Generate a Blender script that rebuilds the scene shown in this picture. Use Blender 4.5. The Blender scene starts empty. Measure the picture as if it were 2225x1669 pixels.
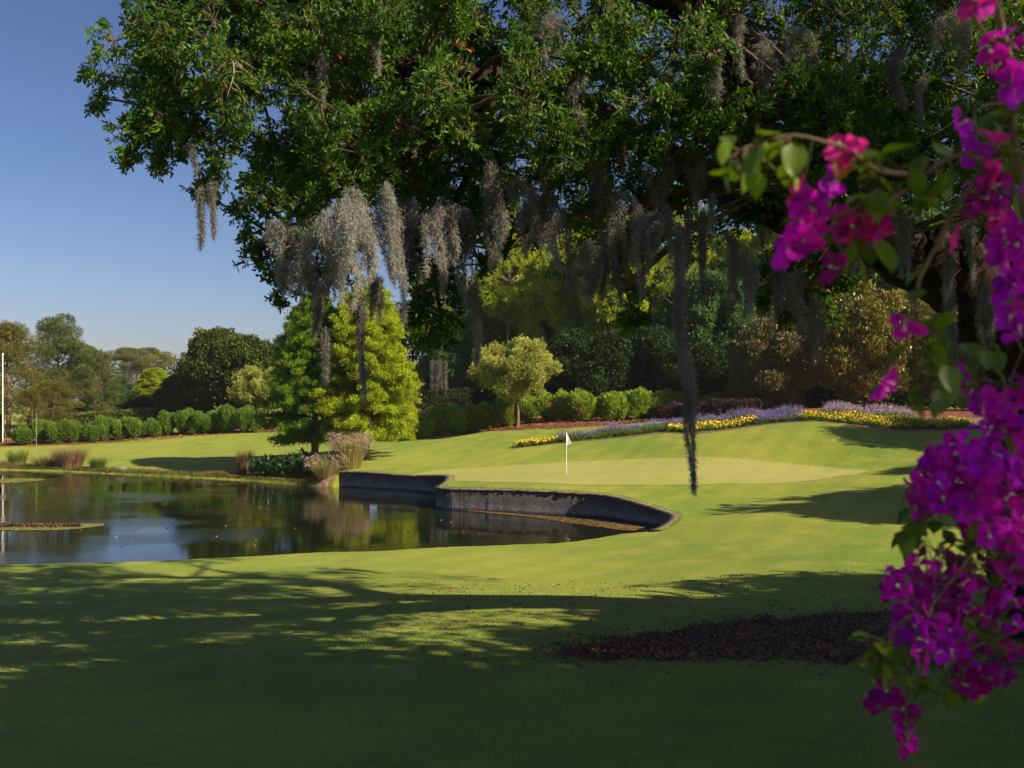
import bpy, math, random
import numpy as np
from mathutils import Vector

R = math.radians
sc = bpy.context.scene
C = sc.collection

# ------------------------------------------------------------------ camera
CAMZ, F, CX, HY = 4.0, 2163.0, 1112.5, 870.0
cam = bpy.data.cameras.new('camera'); co = bpy.data.objects.new('camera', cam); C.objects.link(co)
co.location = (0, 0, CAMZ); co.rotation_euler = (R(90), 0, 0)
cam.sensor_width = 36; cam.lens = 35; cam.shift_y = (HY - 834.5) / 2225
cam.clip_start = 0.05; cam.clip_end = 9000
cam.dof.use_dof = True; cam.dof.focus_distance = 19; cam.dof.aperture_fstop = 5.0
sc.camera = co
# ------------------------------------------------------------------ light
SUN_AZ, SUN_EL = 120, 34
sv = Vector((math.sin(R(SUN_AZ)) * math.cos(R(SUN_EL)), math.cos(R(SUN_AZ)) * math.cos(R(SUN_EL)), math.sin(R(SUN_EL))))
sun = bpy.data.lights.new('sun', 'SUN'); so = bpy.data.objects.new('sun', sun); C.objects.link(so)
so.rotation_euler = sv.to_track_quat('Z', 'Y').to_euler(); so.location = (40, -20, 60)
sun.energy = 3.45; sun.angle = R(0.53); sun.color = (1.0, 0.84, 0.58)
w = bpy.data.worlds.new('World'); sc.world = w; w.use_nodes = True
nt = w.node_tree; bg = nt.nodes['Background']
sky = nt.nodes.new('ShaderNodeTexSky'); sky.sky_type = 'NISHITA'; sky.sun_disc = False
sky.sun_elevation = R(SUN_EL); sky.sun_rotation = R(SUN_AZ)
sky.air_density = 1.0; sky.dust_density = 1.0; sky.ozone_density = 10.0
tint = nt.nodes.new('ShaderNodeMix'); tint.data_type = 'RGBA'; tint.blend_type = 'MULTIPLY'; tint.inputs[0].default_value = 1
tint.inputs[7].default_value = (.74, .45, .35, 1)
gam = nt.nodes.new('ShaderNodeGamma'); gam.inputs[1].default_value = 1.25; nt.links.new(sky.outputs[0], gam.inputs[0])
nt.links.new(gam.outputs[0], tint.inputs[6]); nt.links.new(tint.outputs[2], bg.inputs[0]); bg.inputs[1].default_value = 0.070
vs = sc.view_settings; vs.view_transform = 'Standard'; vs.look = 'None'; vs.gamma = 1; vs.use_curve_mapping = False
vs.exposure = 1.42
sc.cycles.use_denoising = True
sc.cycles.max_bounces = 10; sc.cycles.diffuse_bounces = 7; sc.cycles.transmission_bounces = 6; sc.cycles.volume_bounces = 0; sc.cycles.transparent_max_bounces = 8

# ------------------------------------------------------------------ helpers
def rng_(s): return np.random.default_rng(s)

def P(px, py, D):
    return np.array([(px - CX) * D / F, D, CAMZ - (py - HY) * D / F])

def smooth(a, b, x):
    t = np.clip((x - a) / (b - a), 0, 1); return t * t * (3 - 2 * t)

def new_mesh(name, v, faces, mat=None, smooth_=False, attr=None):
    """v (N,3); faces: list of (M,k) arrays; attr: per-face float 'rnd'."""
    v = np.asarray(v, dtype=np.float32)
    if isinstance(faces, np.ndarray): faces = [faces]
    faces = [np.asarray(f, dtype=np.int32) for f in faces if len(f)]
    me = bpy.data.meshes.new(name)
    me.vertices.add(len(v)); me.vertices.foreach_set('co', v.ravel())
    loops = np.concatenate([f.ravel() for f in faces])
    tot = np.concatenate([np.full(len(f), f.shape[1], dtype=np.int32) for f in faces])
    start = np.concatenate([[0], np.cumsum(tot)[:-1]]).astype(np.int32)
    me.loops.add(len(loops)); me.loops.foreach_set('vertex_index', loops)
    me.polygons.add(len(tot)); me.polygons.foreach_set('loop_start', start)
    try: me.polygons.foreach_set('loop_total', tot)
    except Exception: pass
    if smooth_: me.polygons.foreach_set('use_smooth', np.ones(len(tot), dtype=bool))
    me.update(calc_edges=True)
    if attr is not None:
        a = me.attributes.new('rnd', 'FLOAT', 'FACE'); a.data.foreach_set('value', np.asarray(attr, dtype=np.float32))
    if mat: me.materials.append(mat)
    return me

def link(name, me, parent=None, loc=None):
    o = bpy.data.objects.new(name, me); C.objects.link(o)
    if parent is not None: o.parent = parent
    if loc is not None: o.location = loc
    return o

def tag(o, label=None, cat=None, group=None, kind=None):
    if label: o['label'] = label
    if cat: o['category'] = cat
    if group: o['group'] = group
    if kind: o['kind'] = kind
    return o

def empty(name, loc, label, cat, group=None):
    o = bpy.data.objects.new(name, None); C.objects.link(o); o.location = loc
    o.empty_display_size = 0.3
    return tag(o, label, cat, group)

def copy_tree(o, parent=None):
    c = o.copy(); C.objects.link(c); c.parent = parent
    for ch in list(o.children): copy_tree(ch, c)
    return c

class Geo:
    """collects geometry pieces"""
    def __init__(s): s.v = []; s.f = {}; s.n = 0; s.a = {}
    def add(s, v, f, a=None):
        v = np.asarray(v, float); f = np.asarray(f, int)
        k = f.shape[1]; s.v.append(v); s.f.setdefault(k, []).append(f + s.n)
        s.a.setdefault(k, []).append(np.zeros(len(f)) if a is None else np.asarray(a)); s.n += len(v)
    def mesh(s, name, mat, smooth_=False):
        ks = sorted(s.f); fs = [np.concatenate(s.f[k]) for k in ks]
        at = np.concatenate([np.concatenate(s.a[k]) for k in ks])
        return new_mesh(name, np.concatenate(s.v), fs, mat, smooth_, at)

def catmull(pts, n):
    pts = np.asarray(pts, float)
    if len(pts) == 2:
        t = np.linspace(0, 1, n)[:, None]; return pts[0] * (1 - t) + pts[1] * t
    p = np.vstack([2 * pts[0] - pts[1], pts, 2 * pts[-1] - pts[-2]])
    out = []; m = len(pts) - 1
    for u in np.linspace(0, m - 1e-6, n):
        i = int(u); t = u - i; a, b, c, d = p[i], p[i + 1], p[i + 2], p[i + 3]
        out.append(0.5 * ((2 * b) + (-a + c) * t + (2 * a - 5 * b + 4 * c - d) * t * t + (-a + 3 * b - 3 * c + d) * t ** 3))
    return np.array(out)

def tube(geo, pts, radii, sides=8, rough=0.0, rg=None, cap=True):
    pts = np.asarray(pts, float); n = len(pts); radii = np.broadcast_to(np.asarray(radii, float), (n,))
    t = np.gradient(pts, axis=0); t /= np.linalg.norm(t, axis=1)[:, None] + 1e-9
    ref = np.array([0.0, 0, 1]) if abs(t[0, 2]) < .9 else np.array([1.0, 0, 0])
    u = np.cross(t[0], ref); u /= np.linalg.norm(u)
    rings = []; ang = np.linspace(0, 2 * math.pi, sides, endpoint=False)
    for i in range(n):
        u = u - t[i] * np.dot(u, t[i]); u /= np.linalg.norm(u) + 1e-9
        w_ = np.cross(t[i], u)
        r = radii[i] * np.ones(sides)
        if rough and rg is not None: r = r * (1 + rough * rg.standard_normal(sides))
        rings.append(pts[i] + (np.cos(ang) * r)[:, None] * u + (np.sin(ang) * r)[:, None] * w_)
    v = np.vstack(rings)
    i, j = np.meshgrid(np.arange(n - 1), np.arange(sides), indexing='ij'); i = i.ravel(); j = j.ravel(); k = (j + 1) % sides
    f = np.stack([i * sides + j, i * sides + k, (i + 1) * sides + k, (i + 1) * sides + j], 1)
    if cap:
        v = np.vstack([v, pts[-1]]); e = len(v) - 1; jj = np.arange(sides)
        geo.add(v, f); 
        geo.f.setdefault(3, []).append(np.stack([(n - 1) * sides + jj, (n - 1) * sides + (jj + 1) % sides, np.full(sides, e)], 1) + geo.n - len(v))
        geo.a.setdefault(3, []).append(np.zeros(sides))
    else: geo.add(v, f)

def sticks(geo, a, b, r):
    """many 3-sided thin prisms from a (N,3) to b (N,3)"""
    a = np.asarray(a); b = np.asarray(b); n = len(a)
    if n == 0: return
    r = np.broadcast_to(np.asarray(r, float), (n,))
    d = b - a; d /= np.linalg.norm(d, axis=1)[:, None] + 1e-9
    ref = np.where(np.abs(d[:, 2:3]) < .9, np.array([[0, 0, 1.0]]), np.array([[1.0, 0, 0]]))
    u = np.cross(d, ref); u /= np.linalg.norm(u, axis=1)[:, None] + 1e-9; w_ = np.cross(d, u)
    vs_ = []
    for k in range(3):
        an = k * 2.0944; off = (math.cos(an) * u + math.sin(an) * w_)
        vs_.append(a + off * r[:, None]); vs_.append(b + off * r[:, None] * .55)
    v = np.stack(vs_, 1).reshape(-1, 3); base = np.arange(n)[:, None] * 6
    f = np.concatenate([base + np.array([[0, 2, 3, 1]]), base + np.array([[2, 4, 5, 3]]), base + np.array([[4, 0, 1, 5]])])
    geo.add(v, f)

def unit(n, rg):
    d = rg.standard_normal((n, 3)); return d / np.linalg.norm(d, axis=1)[:, None]

def leaves(geo, pos, dirs, L, W, rg, wide=0.6, fold=0.18, a=None):
    """diamond leaves, 2 tris each"""
    n = len(pos)
    if n == 0: return
    d = dirs / (np.linalg.norm(dirs, axis=1)[:, None] + 1e-9)
    s = np.cross(d, unit(n, rg)); s /= np.linalg.norm(s, axis=1)[:, None] + 1e-9
    nn = np.cross(d, s)
    L = np.broadcast_to(L, (n,))[:, None] * (0.75 + 0.5 * rg.random((n, 1))); W = np.broadcast_to(W, (n,))[:, None] * (0.75 + 0.5 * rg.random((n, 1)))
    b = pos; t = pos + d * L; l = pos + d * L * wide + s * W / 2 + nn * W * fold; r = pos + d * L * wide - s * W / 2 + nn * W * fold
    v = np.stack([b, l, t, r], 1).reshape(-1, 3); k = np.arange(n)[:, None] * 4
    f = np.stack([k + np.array([0, 2, 1]), k + np.array([0, 3, 2])], 1).reshape(-1, 3)
    aa = rg.random(n) if a is None else np.clip(a + .25 * (rg.random(n) - .5), 0, 1)
    geo.add(v, f, np.repeat(aa, 2))

# ------------------------------------------------------------------ materials
def mat_new(name):
    m = bpy.data.materials.new(name); m.use_nodes = True
    n = m.node_tree; n.nodes.clear(); out = n.nodes.new('ShaderNodeOutputMaterial'); return m, n, out

def ramp(n, pts):
    r = n.nodes.new('ShaderNodeValToRGB'); e = r.color_ramp.elements
    e[0].position, e[0].color = pts[0][0], (*pts[0][1], 1); e[1].position, e[1].color = pts[-1][0], (*pts[-1][1], 1)
    for p_, c_ in pts[1:-1]:
        q = e.new(p_); q.color = (*c_, 1)
    return r

def noise(n, scale, detail=3, rough=.5, vec=None, dist=0.0):
    t = n.nodes.new('ShaderNodeTexNoise'); t.inputs['Scale'].default_value = scale; t.inputs['Detail'].default_value = detail
    t.inputs['Roughness'].default_value = rough; t.inputs['Distortion'].default_value = dist
    if vec is not None: n.links.new(vec, t.inputs['Vector'])
    return t

def coords(n, scale=(1, 1, 1), obj=False):
    g = n.nodes.new('ShaderNodeTexCoord') if obj else n.nodes.new('ShaderNodeNewGeometry')
    mp = n.nodes.new('ShaderNodeMapping'); mp.inputs['Scale'].default_value = scale
    n.links.new(g.outputs['Object' if obj else 'Position'], mp.inputs['Vector']); return mp.outputs[0]

def mixc(n, f, a, b, mode='MIX'):
    m = n.nodes.new('ShaderNodeMix'); m.data_type = 'RGBA'; m.blend_type = mode
    for s, val in ((m.inputs[0], f), (m.inputs[6], a), (m.inputs[7], b)):
        if isinstance(val, (int, float)): s.default_value = val
        elif isinstance(val, tuple): s.default_value = (*val, 1)
        else: n.links.new(val, s)
    return m.outputs[2]

def leaf_mat(name, cols, trans=.35, rough=.5, tcol=None, back=None, spec=.35, big=0.5, nscale=.6):
    m, n, out = mat_new(name)
    at = n.nodes.new('ShaderNodeAttribute'); at.attribute_name = 'rnd'
    k = len(cols); rp = ramp(n, [(i / (k - 1), c) for i, c in enumerate(cols)])
    n.links.new(at.outputs['Fac'], rp.inputs[0]); col = rp.outputs[0]
    nz = noise(n, nscale, 2, .5, coords(n))
    hv = n.nodes.new('ShaderNodeHueSaturation'); mr = n.nodes.new('ShaderNodeMapRange')
    mr.inputs[1].default_value = .3; mr.inputs[2].default_value = .7; mr.inputs[3].default_value = 1 - big * .5; mr.inputs[4].default_value = 1 + big * .5
    n.links.new(nz.outputs[0], mr.inputs[0]); n.links.new(mr.outputs[0], hv.inputs['Value']); n.links.new(col, hv.inputs['Color']); col = hv.outputs[0]
    if back is not None:
        g = n.nodes.new('ShaderNodeNewGeometry'); col = mixc(n, g.outputs['Backfacing'], col, back)
    b = n.nodes.new('ShaderNodeBsdfPrincipled'); b.inputs['Roughness'].default_value = rough; b.inputs['Specular IOR Level'].default_value = spec
    n.links.new(col, b.inputs['Base Color'])
    t = n.nodes.new('ShaderNodeBsdfTranslucent')
    tc = mixc(n, 1.0, col, tcol or (1.0, 1.0, .45), 'MULTIPLY')
    n.links.new(tc, t.inputs[0])
    mx = n.nodes.new('ShaderNodeMixShader'); mx.inputs[0].default_value = trans
    n.links.new(b.outputs[0], mx.inputs[1]); n.links.new(t.outputs[0], mx.inputs[2]); n.links.new(mx.outputs[0], out.inputs[0])
    return m

def simple_mat(name, cols, scale=6, rough=.8, bump=0.3, bscale=30, vscale=(1, 1, 1), spec=.3, bdist=.02, obj=False):
    m, n, out = mat_new(name)
    vec = coords(n, vscale, obj); nz = noise(n, scale, 5, .6, vec)
    k = len(cols); rp = ramp(n, [(.3 + .4 * i / (k - 1), c) for i, c in enumerate(cols)]); n.links.new(nz.outputs[0], rp.inputs[0])
    b = n.nodes.new('ShaderNodeBsdfPrincipled'); b.inputs['Roughness'].default_value = rough; b.inputs['Specular IOR Level'].default_value = spec
    n.links.new(rp.outputs[0], b.inputs['Base Color'])
    if bump:
        nb = noise(n, bscale, 5, .65, vec); bp = n.nodes.new('ShaderNodeBump'); bp.inputs['Strength'].default_value = bump; bp.inputs['Distance'].default_value = bdist
        n.links.new(nb.outputs[0], bp.inputs['Height']); n.links.new(bp.outputs[0], b.inputs['Normal'])
    n.links.new(b.outputs[0], out.inputs[0]); return m

def lawn_mat(name, c_lo, c_hi, c_dry, fine=14, stripes=0.0, bump=.6):
    m, n, out = mat_new(name); pos = coords(n)
    n1 = noise(n, .11, 5, .6, coords(n, (1, .55, 1))); n2 = noise(n, .7, 4, .6, pos); n3 = noise(n, fine, 3, .7, pos); n4 = noise(n, fine * 7, 2, .7, pos)
    r1 = ramp(n, [(.38, c_lo), (.62, c_hi)]); n.links.new(n1.outputs[0], r1.inputs[0])
    r2 = ramp(n, [(.48, (0, 0, 0)), (.75, (1, 1, 1))]); n.links.new(n2.outputs[0], r2.inputs[0])
    c = mixc(n, r2.outputs[0], r1.outputs[0], c_dry)
    r3 = ramp(n, [(.3, (.72, .74, .7)), (.7, (1.26, 1.25, 1.2))]); n.links.new(n3.outputs[0], r3.inputs[0])
    c = mixc(n, .75, c, r3.outputs[0], 'MULTIPLY')
    r4 = ramp(n, [(.3, (.7, .7, .7)), (.7, (1.3, 1.3, 1.3))]); n.links.new(n4.outputs[0], r4.inputs[0])
    c = mixc(n, .6, c, r4.outputs[0], 'MULTIPLY')
    if stripes:
        wv = n.nodes.new('ShaderNodeTexWave'); wv.inputs['Scale'].default_value = .18; wv.inputs['Distortion'].default_value = 1.2; wv.inputs['Detail'].default_value = 1
        mp = n.nodes.new('ShaderNodeMapping'); mp.inputs['Rotation'].default_value = (0, 0, .5); n.links.new(pos, mp.inputs[0]); n.links.new(mp.outputs[0], wv.inputs[0])
        r5 = ramp(n, [(.35, (1 - stripes,) * 3), (.65, (1 + stripes,) * 3)]); n.links.new(wv.outputs[1], r5.inputs[0])
        c = mixc(n, 1.0, c, r5.outputs[0], 'MULTIPLY')
    b = n.nodes.new('ShaderNodeBsdfPrincipled'); b.inputs['Roughness'].default_value = .75; b.inputs['Specular IOR Level'].default_value = .15
    b.inputs['Sheen Weight'].default_value = .15; b.inputs['Sheen Tint'].default_value = (.8, 1, .3, 1)
    n.links.new(c, b.inputs['Base Color'])
    bp = n.nodes.new('ShaderNodeBump'); bp.inputs['Strength'].default_value = bump; bp.inputs['Distance'].default_value = .03
    n.links.new(n4.outputs[0], bp.inputs['Height'])
    bp2 = n.nodes.new('ShaderNodeBump'); bp2.inputs['Strength'].default_value = .35; bp2.inputs['Distance'].default_value = .15
    n.links.new(n3.outputs[0], bp2.inputs['Height']); n.links.new(bp.outputs[0], bp2.inputs['Normal'])
    n.links.new(bp2.outputs[0], b.inputs['Normal'])
    n.links.new(b.outputs[0], out.inputs[0]); return m

M = {}
M['lawn'] = lawn_mat('lawn_grass', (.10, .165, .014), (.205, .222, .026), (.25, .235, .045), 9, .05)
M['green'] = lawn_mat('putting_green_turf', (.24, .24, .066), (.27, .262, .08), (.285, .265, .095), 6, .02, .15)
M['blade'] = leaf_mat('grass_blade', [(.16, .30, .085), (.23, .35, .10), (.30, .35, .10), (.38, .34, .13)], .3, .6, spec=.2)
M['mulch'] = simple_mat('pine_bark_mulch', [(.05, .018, .010), (.16, .055, .028), (.28, .11, .06)], 3, .9, .8, 12, bdist=.08)
M['dirt'] = simple_mat('bare_brown_earth', [(.08, .052, .042), (.17, .11, .08), (.30, .2, .14)], 4, .95, .8, 14, bdist=.06)
M['chip'] = leaf_mat('bark_chip', [(.07, .045, .035), (.17, .10, .07), (.36, .22, .13)], .0, .9, spec=.1)
M['bark'] = simple_mat('oak_bark', [(.014, .009, .007), (.032, .02, .016), (.06, .04, .032)], 5, .95, 1.0, 16, (1, 1, .35), .15, .05)
M['barkl'] = simple_mat('pale_bark', [(.09, .06, .045), (.18, .12, .085), (.26, .2, .15)], 5, .95, .8, 14, (1, 1, .3), .15, .04)
M['twig'] = simple_mat('twig_wood', [(.05, .035, .025), (.12, .085, .06), (.16, .12, .09)], 8, .9, 0)
M['dead'] = simple_mat('bare_grey_twigs', [(.2, .16, .12), (.32, .27, .2)], 8, .9, 0)
M['moss'] = leaf_mat('spanish_moss_fibre', [(.13, .128, .12), (.28, .275, .265), (.45, .445, .43)], .4, .9, (1, 1, .9), spec=.1, nscale=2.5)
M['oakleaf'] = leaf_mat('oak_leaf', [(.035, .095, .014), (.06, .14, .018), (.10, .19, .022), (.18, .26, .024)], .42, .55, (1.0, 1.0, .3), spec=.3)
M['redleaf'] = leaf_mat('dead_red_leaf', [(.3, .05, .02), (.42, .12, .04)], .3, .6, (1, .8, .4))
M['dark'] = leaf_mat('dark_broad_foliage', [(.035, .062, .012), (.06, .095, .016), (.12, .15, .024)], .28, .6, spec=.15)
M['deep'] = leaf_mat('deep_shade_foliage', [(.014, .032, .008), (.026, .05, .012), (.05, .08, .016)], .2, .7, spec=.1)  # leaf colour darkened to stand for the shade under the woods
M['mid'] = leaf_mat('green_broad_foliage', [(.085, .16, .010), (.17, .26, .014), (.32, .38, .02)], .5, .6, spec=.15)
M['bright'] = leaf_mat('bright_broad_foliage', [(.19, .28, .010), (.33, .42, .014), (.50, .54, .02)], .5, .6, spec=.15)
M['teal'] = leaf_mat('bluish_broad_foliage', [(.04, .11, .03), (.07, .16, .045), (.13, .22, .06)], .4, .6, spec=.15)
M['olive'] = leaf_mat('pale_olive_foliage', [(.20, .24, .05), (.34, .38, .085), (.50, .52, .15)], .35, .6, spec=.15)
M['pine'] = leaf_mat('pine_needles', [(.04, .075, .011), (.08, .11, .016), (.14, .16, .022)], .2, .5)
M['pine2'] = leaf_mat('yellowish_pine_needles', [(.07, .08, .01), (.12, .12, .014), (.2, .16, .02)], .25, .5)
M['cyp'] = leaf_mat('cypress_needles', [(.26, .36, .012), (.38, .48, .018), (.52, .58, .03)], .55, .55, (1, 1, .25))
M['cypd'] = leaf_mat('shade_darkened_cypress_needles', [(.10, .22, .014), (.17, .30, .018), (.30, .40, .02)], .55, .55, (1, 1, .3))  # needle colour darkened for the shade thrown by the neighbouring cypress
M['flat'] = leaf_mat('flat_top_cypress_foliage', [(.08, .10, .025), (.14, .155, .04), (.2, .2, .055)], .25, .6)
M['mag'] = leaf_mat('magnolia_leaf', [(.09, .12, .014), (.18, .20, .022), (.38, .34, .05)], .15, .3, back=(.2, .145, .028), spec=.6)
M['magb'] = leaf_mat('brown_magnolia_leaf', [(.06, .08, .018), (.10, .115, .028), (.22, .19, .05)], .1, .35, back=(.11, .09, .028), spec=.5)
M['shrub'] = leaf_mat('shrub_foliage', [(.07, .15, .014), (.12, .22, .02), (.19, .29, .028)], .3, .5)
M['ole'] = leaf_mat('oleander_foliage', [(.14, .24, .018), (.23, .35, .026), (.34, .44, .04)], .35, .5)
M['hedge'] = leaf_mat('clipped_hedge_foliage', [(.055, .08, .012), (.095, .12, .018), (.15, .165, .026)], .2, .5)
M['plum'] = leaf_mat('plum_foliage', [(.03, .018, .025), (.06, .03, .045), (.1, .05, .06)], .2, .5, (1, .7, .8))
M['bedleaf'] = leaf_mat('bedding_foliage', [(.04, .10, .012), (.08, .16, .015), (.14, .22, .02)], .3, .5)
M['yellow'] = leaf_mat('yellow_petals', [(.65, .38, .005), (.8, .52, .01), (.85, .62, .02)], .25, .6, (1, .9, .3))
M['purple'] = leaf_mat('purple_petals', [(.12, .09, .26), (.18, .14, .36), (.30, .24, .44)], .25, .6, (.9, .8, 1))
M['lilac'] = leaf_mat('lilac_petals', [(.28, .2, .36), (.42, .32, .45), (.5, .42, .48)], .25, .6, (.9, .8, 1))
M['rush'] = leaf_mat('dry_rushes', [(.10, .06, .028), (.2, .125, .06), (.34, .235, .12)], .3, .7, (1, .8, .5))
M['pampas'] = leaf_mat('fountain_grass_blades', [(.14, .17, .02), (.27, .25, .06), (.46, .36, .18)], .35, .7, (1, .85, .5))
M['plume'] = leaf_mat('pinkish_grass_plumes', [(.35, .24, .19), (.5, .38, .32), (.62, .5, .43)], .4, .8, (1, .9, .8))
M['bank'] = leaf_mat('bank_grass_blades', [(.06, .07, .015), (.11, .11, .025), (.18, .14, .05)], .3, .6, (1, .9, .5))
M['reed'] = leaf_mat('green_reeds', [(.06, .10, .012), (.10, .15, .02), (.2, .22, .04)], .3, .5)
M['canna'] = leaf_mat('waterside_broad_leaves', [(.012, .045, .014), (.025, .075, .02), (.04, .10, .03)], .25, .35, spec=.5)
M['sediment'] = leaf_mat('shelf_sediment', [(.08, .05, .012), (.16, .095, .02), (.22, .14, .03)], .0, .8)
M['lily'] = leaf_mat('lily_pad', [(.14, .19, .02), (.28, .30, .03), (.2, .14, .03)], .1, .4)
M['debris'] = leaf_mat('dark_red_water_plants', [(.03, .012, .012), (.07, .02, .018), (.13, .08, .05)], .1, .6)
M['white'] = simple_mat('white_paint', [(.78, .78, .76), (.82, .82, .8)], 4, .45, 0)
M['cloth'] = leaf_mat('white_flag_cloth', [(.85, .85, .85), (.88, .88, .88)], .35, .8, (1, 1, 1), big=0)
M['grey'] = simple_mat('grey_metal', [(.16, .16, .15), (.24, .24, .22)], 4, .5, 0)
M['rock'] = simple_mat('shore_rock', [(.16, .13, .10), (.28, .23, .18)], 6, .9, .8, 20)
M['coping'] = simple_mat('tan_coping', [(.11, .085, .05), (.2, .16, .10), (.3, .25, .17)], 6, .9, .8, 30)

def wall_mat():
    m, n, out = mat_new('pond_wall_stone')
    g = n.nodes.new('ShaderNodeNewGeometry'); sx = n.nodes.new('ShaderNodeSeparateXYZ'); n.links.new(g.outputs[0], sx.inputs[0])
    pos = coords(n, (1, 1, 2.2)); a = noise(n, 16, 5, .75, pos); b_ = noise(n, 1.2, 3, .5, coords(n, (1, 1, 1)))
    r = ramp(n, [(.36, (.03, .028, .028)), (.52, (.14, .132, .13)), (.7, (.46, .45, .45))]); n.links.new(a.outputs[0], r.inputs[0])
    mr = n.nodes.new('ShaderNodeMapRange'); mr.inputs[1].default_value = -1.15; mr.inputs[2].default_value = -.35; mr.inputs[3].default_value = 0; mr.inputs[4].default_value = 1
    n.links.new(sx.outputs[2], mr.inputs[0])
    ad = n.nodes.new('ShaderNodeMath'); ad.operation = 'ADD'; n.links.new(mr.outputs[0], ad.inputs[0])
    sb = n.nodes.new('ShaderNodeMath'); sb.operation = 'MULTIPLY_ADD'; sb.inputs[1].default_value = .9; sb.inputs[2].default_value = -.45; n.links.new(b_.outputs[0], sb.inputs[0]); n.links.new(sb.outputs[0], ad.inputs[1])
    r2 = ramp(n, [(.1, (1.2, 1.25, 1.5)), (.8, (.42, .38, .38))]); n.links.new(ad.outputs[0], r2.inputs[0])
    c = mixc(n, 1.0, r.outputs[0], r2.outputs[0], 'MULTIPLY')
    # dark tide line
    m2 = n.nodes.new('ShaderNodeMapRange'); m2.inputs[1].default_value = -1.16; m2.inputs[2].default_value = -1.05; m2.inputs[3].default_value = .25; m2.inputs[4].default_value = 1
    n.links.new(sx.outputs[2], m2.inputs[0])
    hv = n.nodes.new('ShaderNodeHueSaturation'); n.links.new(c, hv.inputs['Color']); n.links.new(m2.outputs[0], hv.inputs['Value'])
    b = n.nodes.new('ShaderNodeBsdfPrincipled'); b.inputs['Roughness'].default_value = .85; n.links.new(hv.outputs[0], b.inputs['Base Color'])
    bp = n.nodes.new('ShaderNodeBump'); bp.inputs['Strength'].default_value = 1; bp.inputs['Distance'].default_value = .05; n.links.new(a.outputs[0], bp.inputs['Height']); n.links.new(bp.outputs[0], b.inputs['Normal'])
    n.links.new(b.outputs[0], out.inputs[0]); return m
M['wall'] = wall_mat()

def water_mat():
    m, n, out = mat_new('pond_water')
    b = n.nodes.new('ShaderNodeBsdfPrincipled'); b.inputs['Base Color'].default_value = (.008, .011, .006, 1)
    b.inputs['Roughness'].default_value = .012; b.inputs['IOR'].default_value = 1.4; b.inputs['Specular IOR Level'].default_value = .65
    n1 = noise(n, 1.6, 4, .6, coords(n, (.6, 2.6, 1))); n2 = noise(n, .13, 2, .5, coords(n, (1, 1.6, 1)))
    n3 = noise(n, 7, 3, .6, coords(n, (.7, 1.8, 1)))
    rp = ramp(n, [(.46, (.12, .12, .12)), (.64, (1, 1, 1))]); n.links.new(n2.outputs[0], rp.inputs[0])
    mm = n.nodes.new('ShaderNodeMath'); mm.operation = 'MULTIPLY'; n.links.new(n3.outputs[0], mm.inputs[0]); n.links.new(rp.outputs[0], mm.inputs[1])
    bp = n.nodes.new('ShaderNodeBump'); bp.inputs['Strength'].default_value = .35; bp.inputs['Distance'].default_value = .004; n.links.new(n1.outputs[0], bp.inputs['Height'])
    bp2 = n.nodes.new('ShaderNodeBump'); bp2.inputs['Strength'].default_value = .5; bp2.inputs['Distance'].default_value = .010; n.links.new(mm.outputs[0], bp2.inputs['Height'])
    n.links.new(bp.outputs[0], bp2.inputs['Normal']); n.links.new(bp2.outputs[0], b.inputs['Normal'])
    n.links.new(b.outputs[0], out.inputs[0]); return m
M['water'] = water_mat()

# ------------------------------------------------------------------ terrain
WATER = -1.2
HAZE = 0.00018
ctl = [(0,1669,8.5),(700,1669,8.6),(1400,1669,8.6),(2225,1669,8.4),
 (0,1480,13),(0,1350,20.5),(0,1262,27.6),(400,1500,12.6),(400,1380,18.5),(400,1262,26.5),
 (1000,1475,13.6),(1000,1400,15.6),(1000,1330,19.2),(1000,1282,22.6),(1000,1270,24.2),(1000,1230,29),(700,1270,24.5),(700,1230,29),
 (1400,1276,22.6),(1400,1268,24.2),(1700,1430,15),(1700,1380,17),(1700,1300,20.5),(1700,1265,23.2),(1700,1200,29),(1700,1130,36),(1700,1100,40),(1700,1060,47),
 (2100,1400,16),(2100,1260,23),(2100,1150,33),(1900,1088,41),(1900,1052,45),(1880,1038,47.5),(1880,1032,51),
 (1450,1200,32.3),(1300,1215,31.5),(1500,1118,41.5),(1600,1108,41.5),
 (1231,1033,51),(1000,1050,50.5),(1000,1035,53.5),(1500,1050,47.8),(1400,1003,58),(1200,1012,57),(1700,1003,55),(1100,1025,54),
 (1000,985,66),(900,1000,64),(830,1010,62.5),(870,952,80),(1000,945,78),(1125,932,75),(1130,972,66),(1300,953,66),(1450,941,64.5),(1450,968,61),
 (1600,935,63.5),(1760,918,61.5),(1760,960,57.5),(1600,982,57),(1950,935,60),(2150,935,60),(1950,970,56),(2050,992,53),(1750,985,56.2),
 (1600,908,68),(1350,918,76),(1200,916,80),(1250,912,84),(1850,890,69),(2000,896,70),(1500,905,80),(1500,890,95),(1900,885,90),(1100,905,95),
 (50,968,88),(300,955,90),(550,940,90),(800,945,85),(0,1005,79),(250,1012,73.5),(250,975,84),(500,1003,73),(500,970,82),(690,1002,67),(600,1018,67),
 (0,930,115),(500,900,130),(1100,895,130),
 # wall line
 (740,1025,60.2),(860,1029,58.2),(940,1033,56.6),(975,1036,54.7),(972,1046,52),(955,1055,49.8),(1000,1060,47.6),(1112,1064,46.5),(1290,1072,44.8),(1372,1086,43),(1435,1102,41.4),(1462,1117,39.9),(1460,1133,38.4),
]
cp = np.array([P(*c) for c in ctl])
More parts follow.
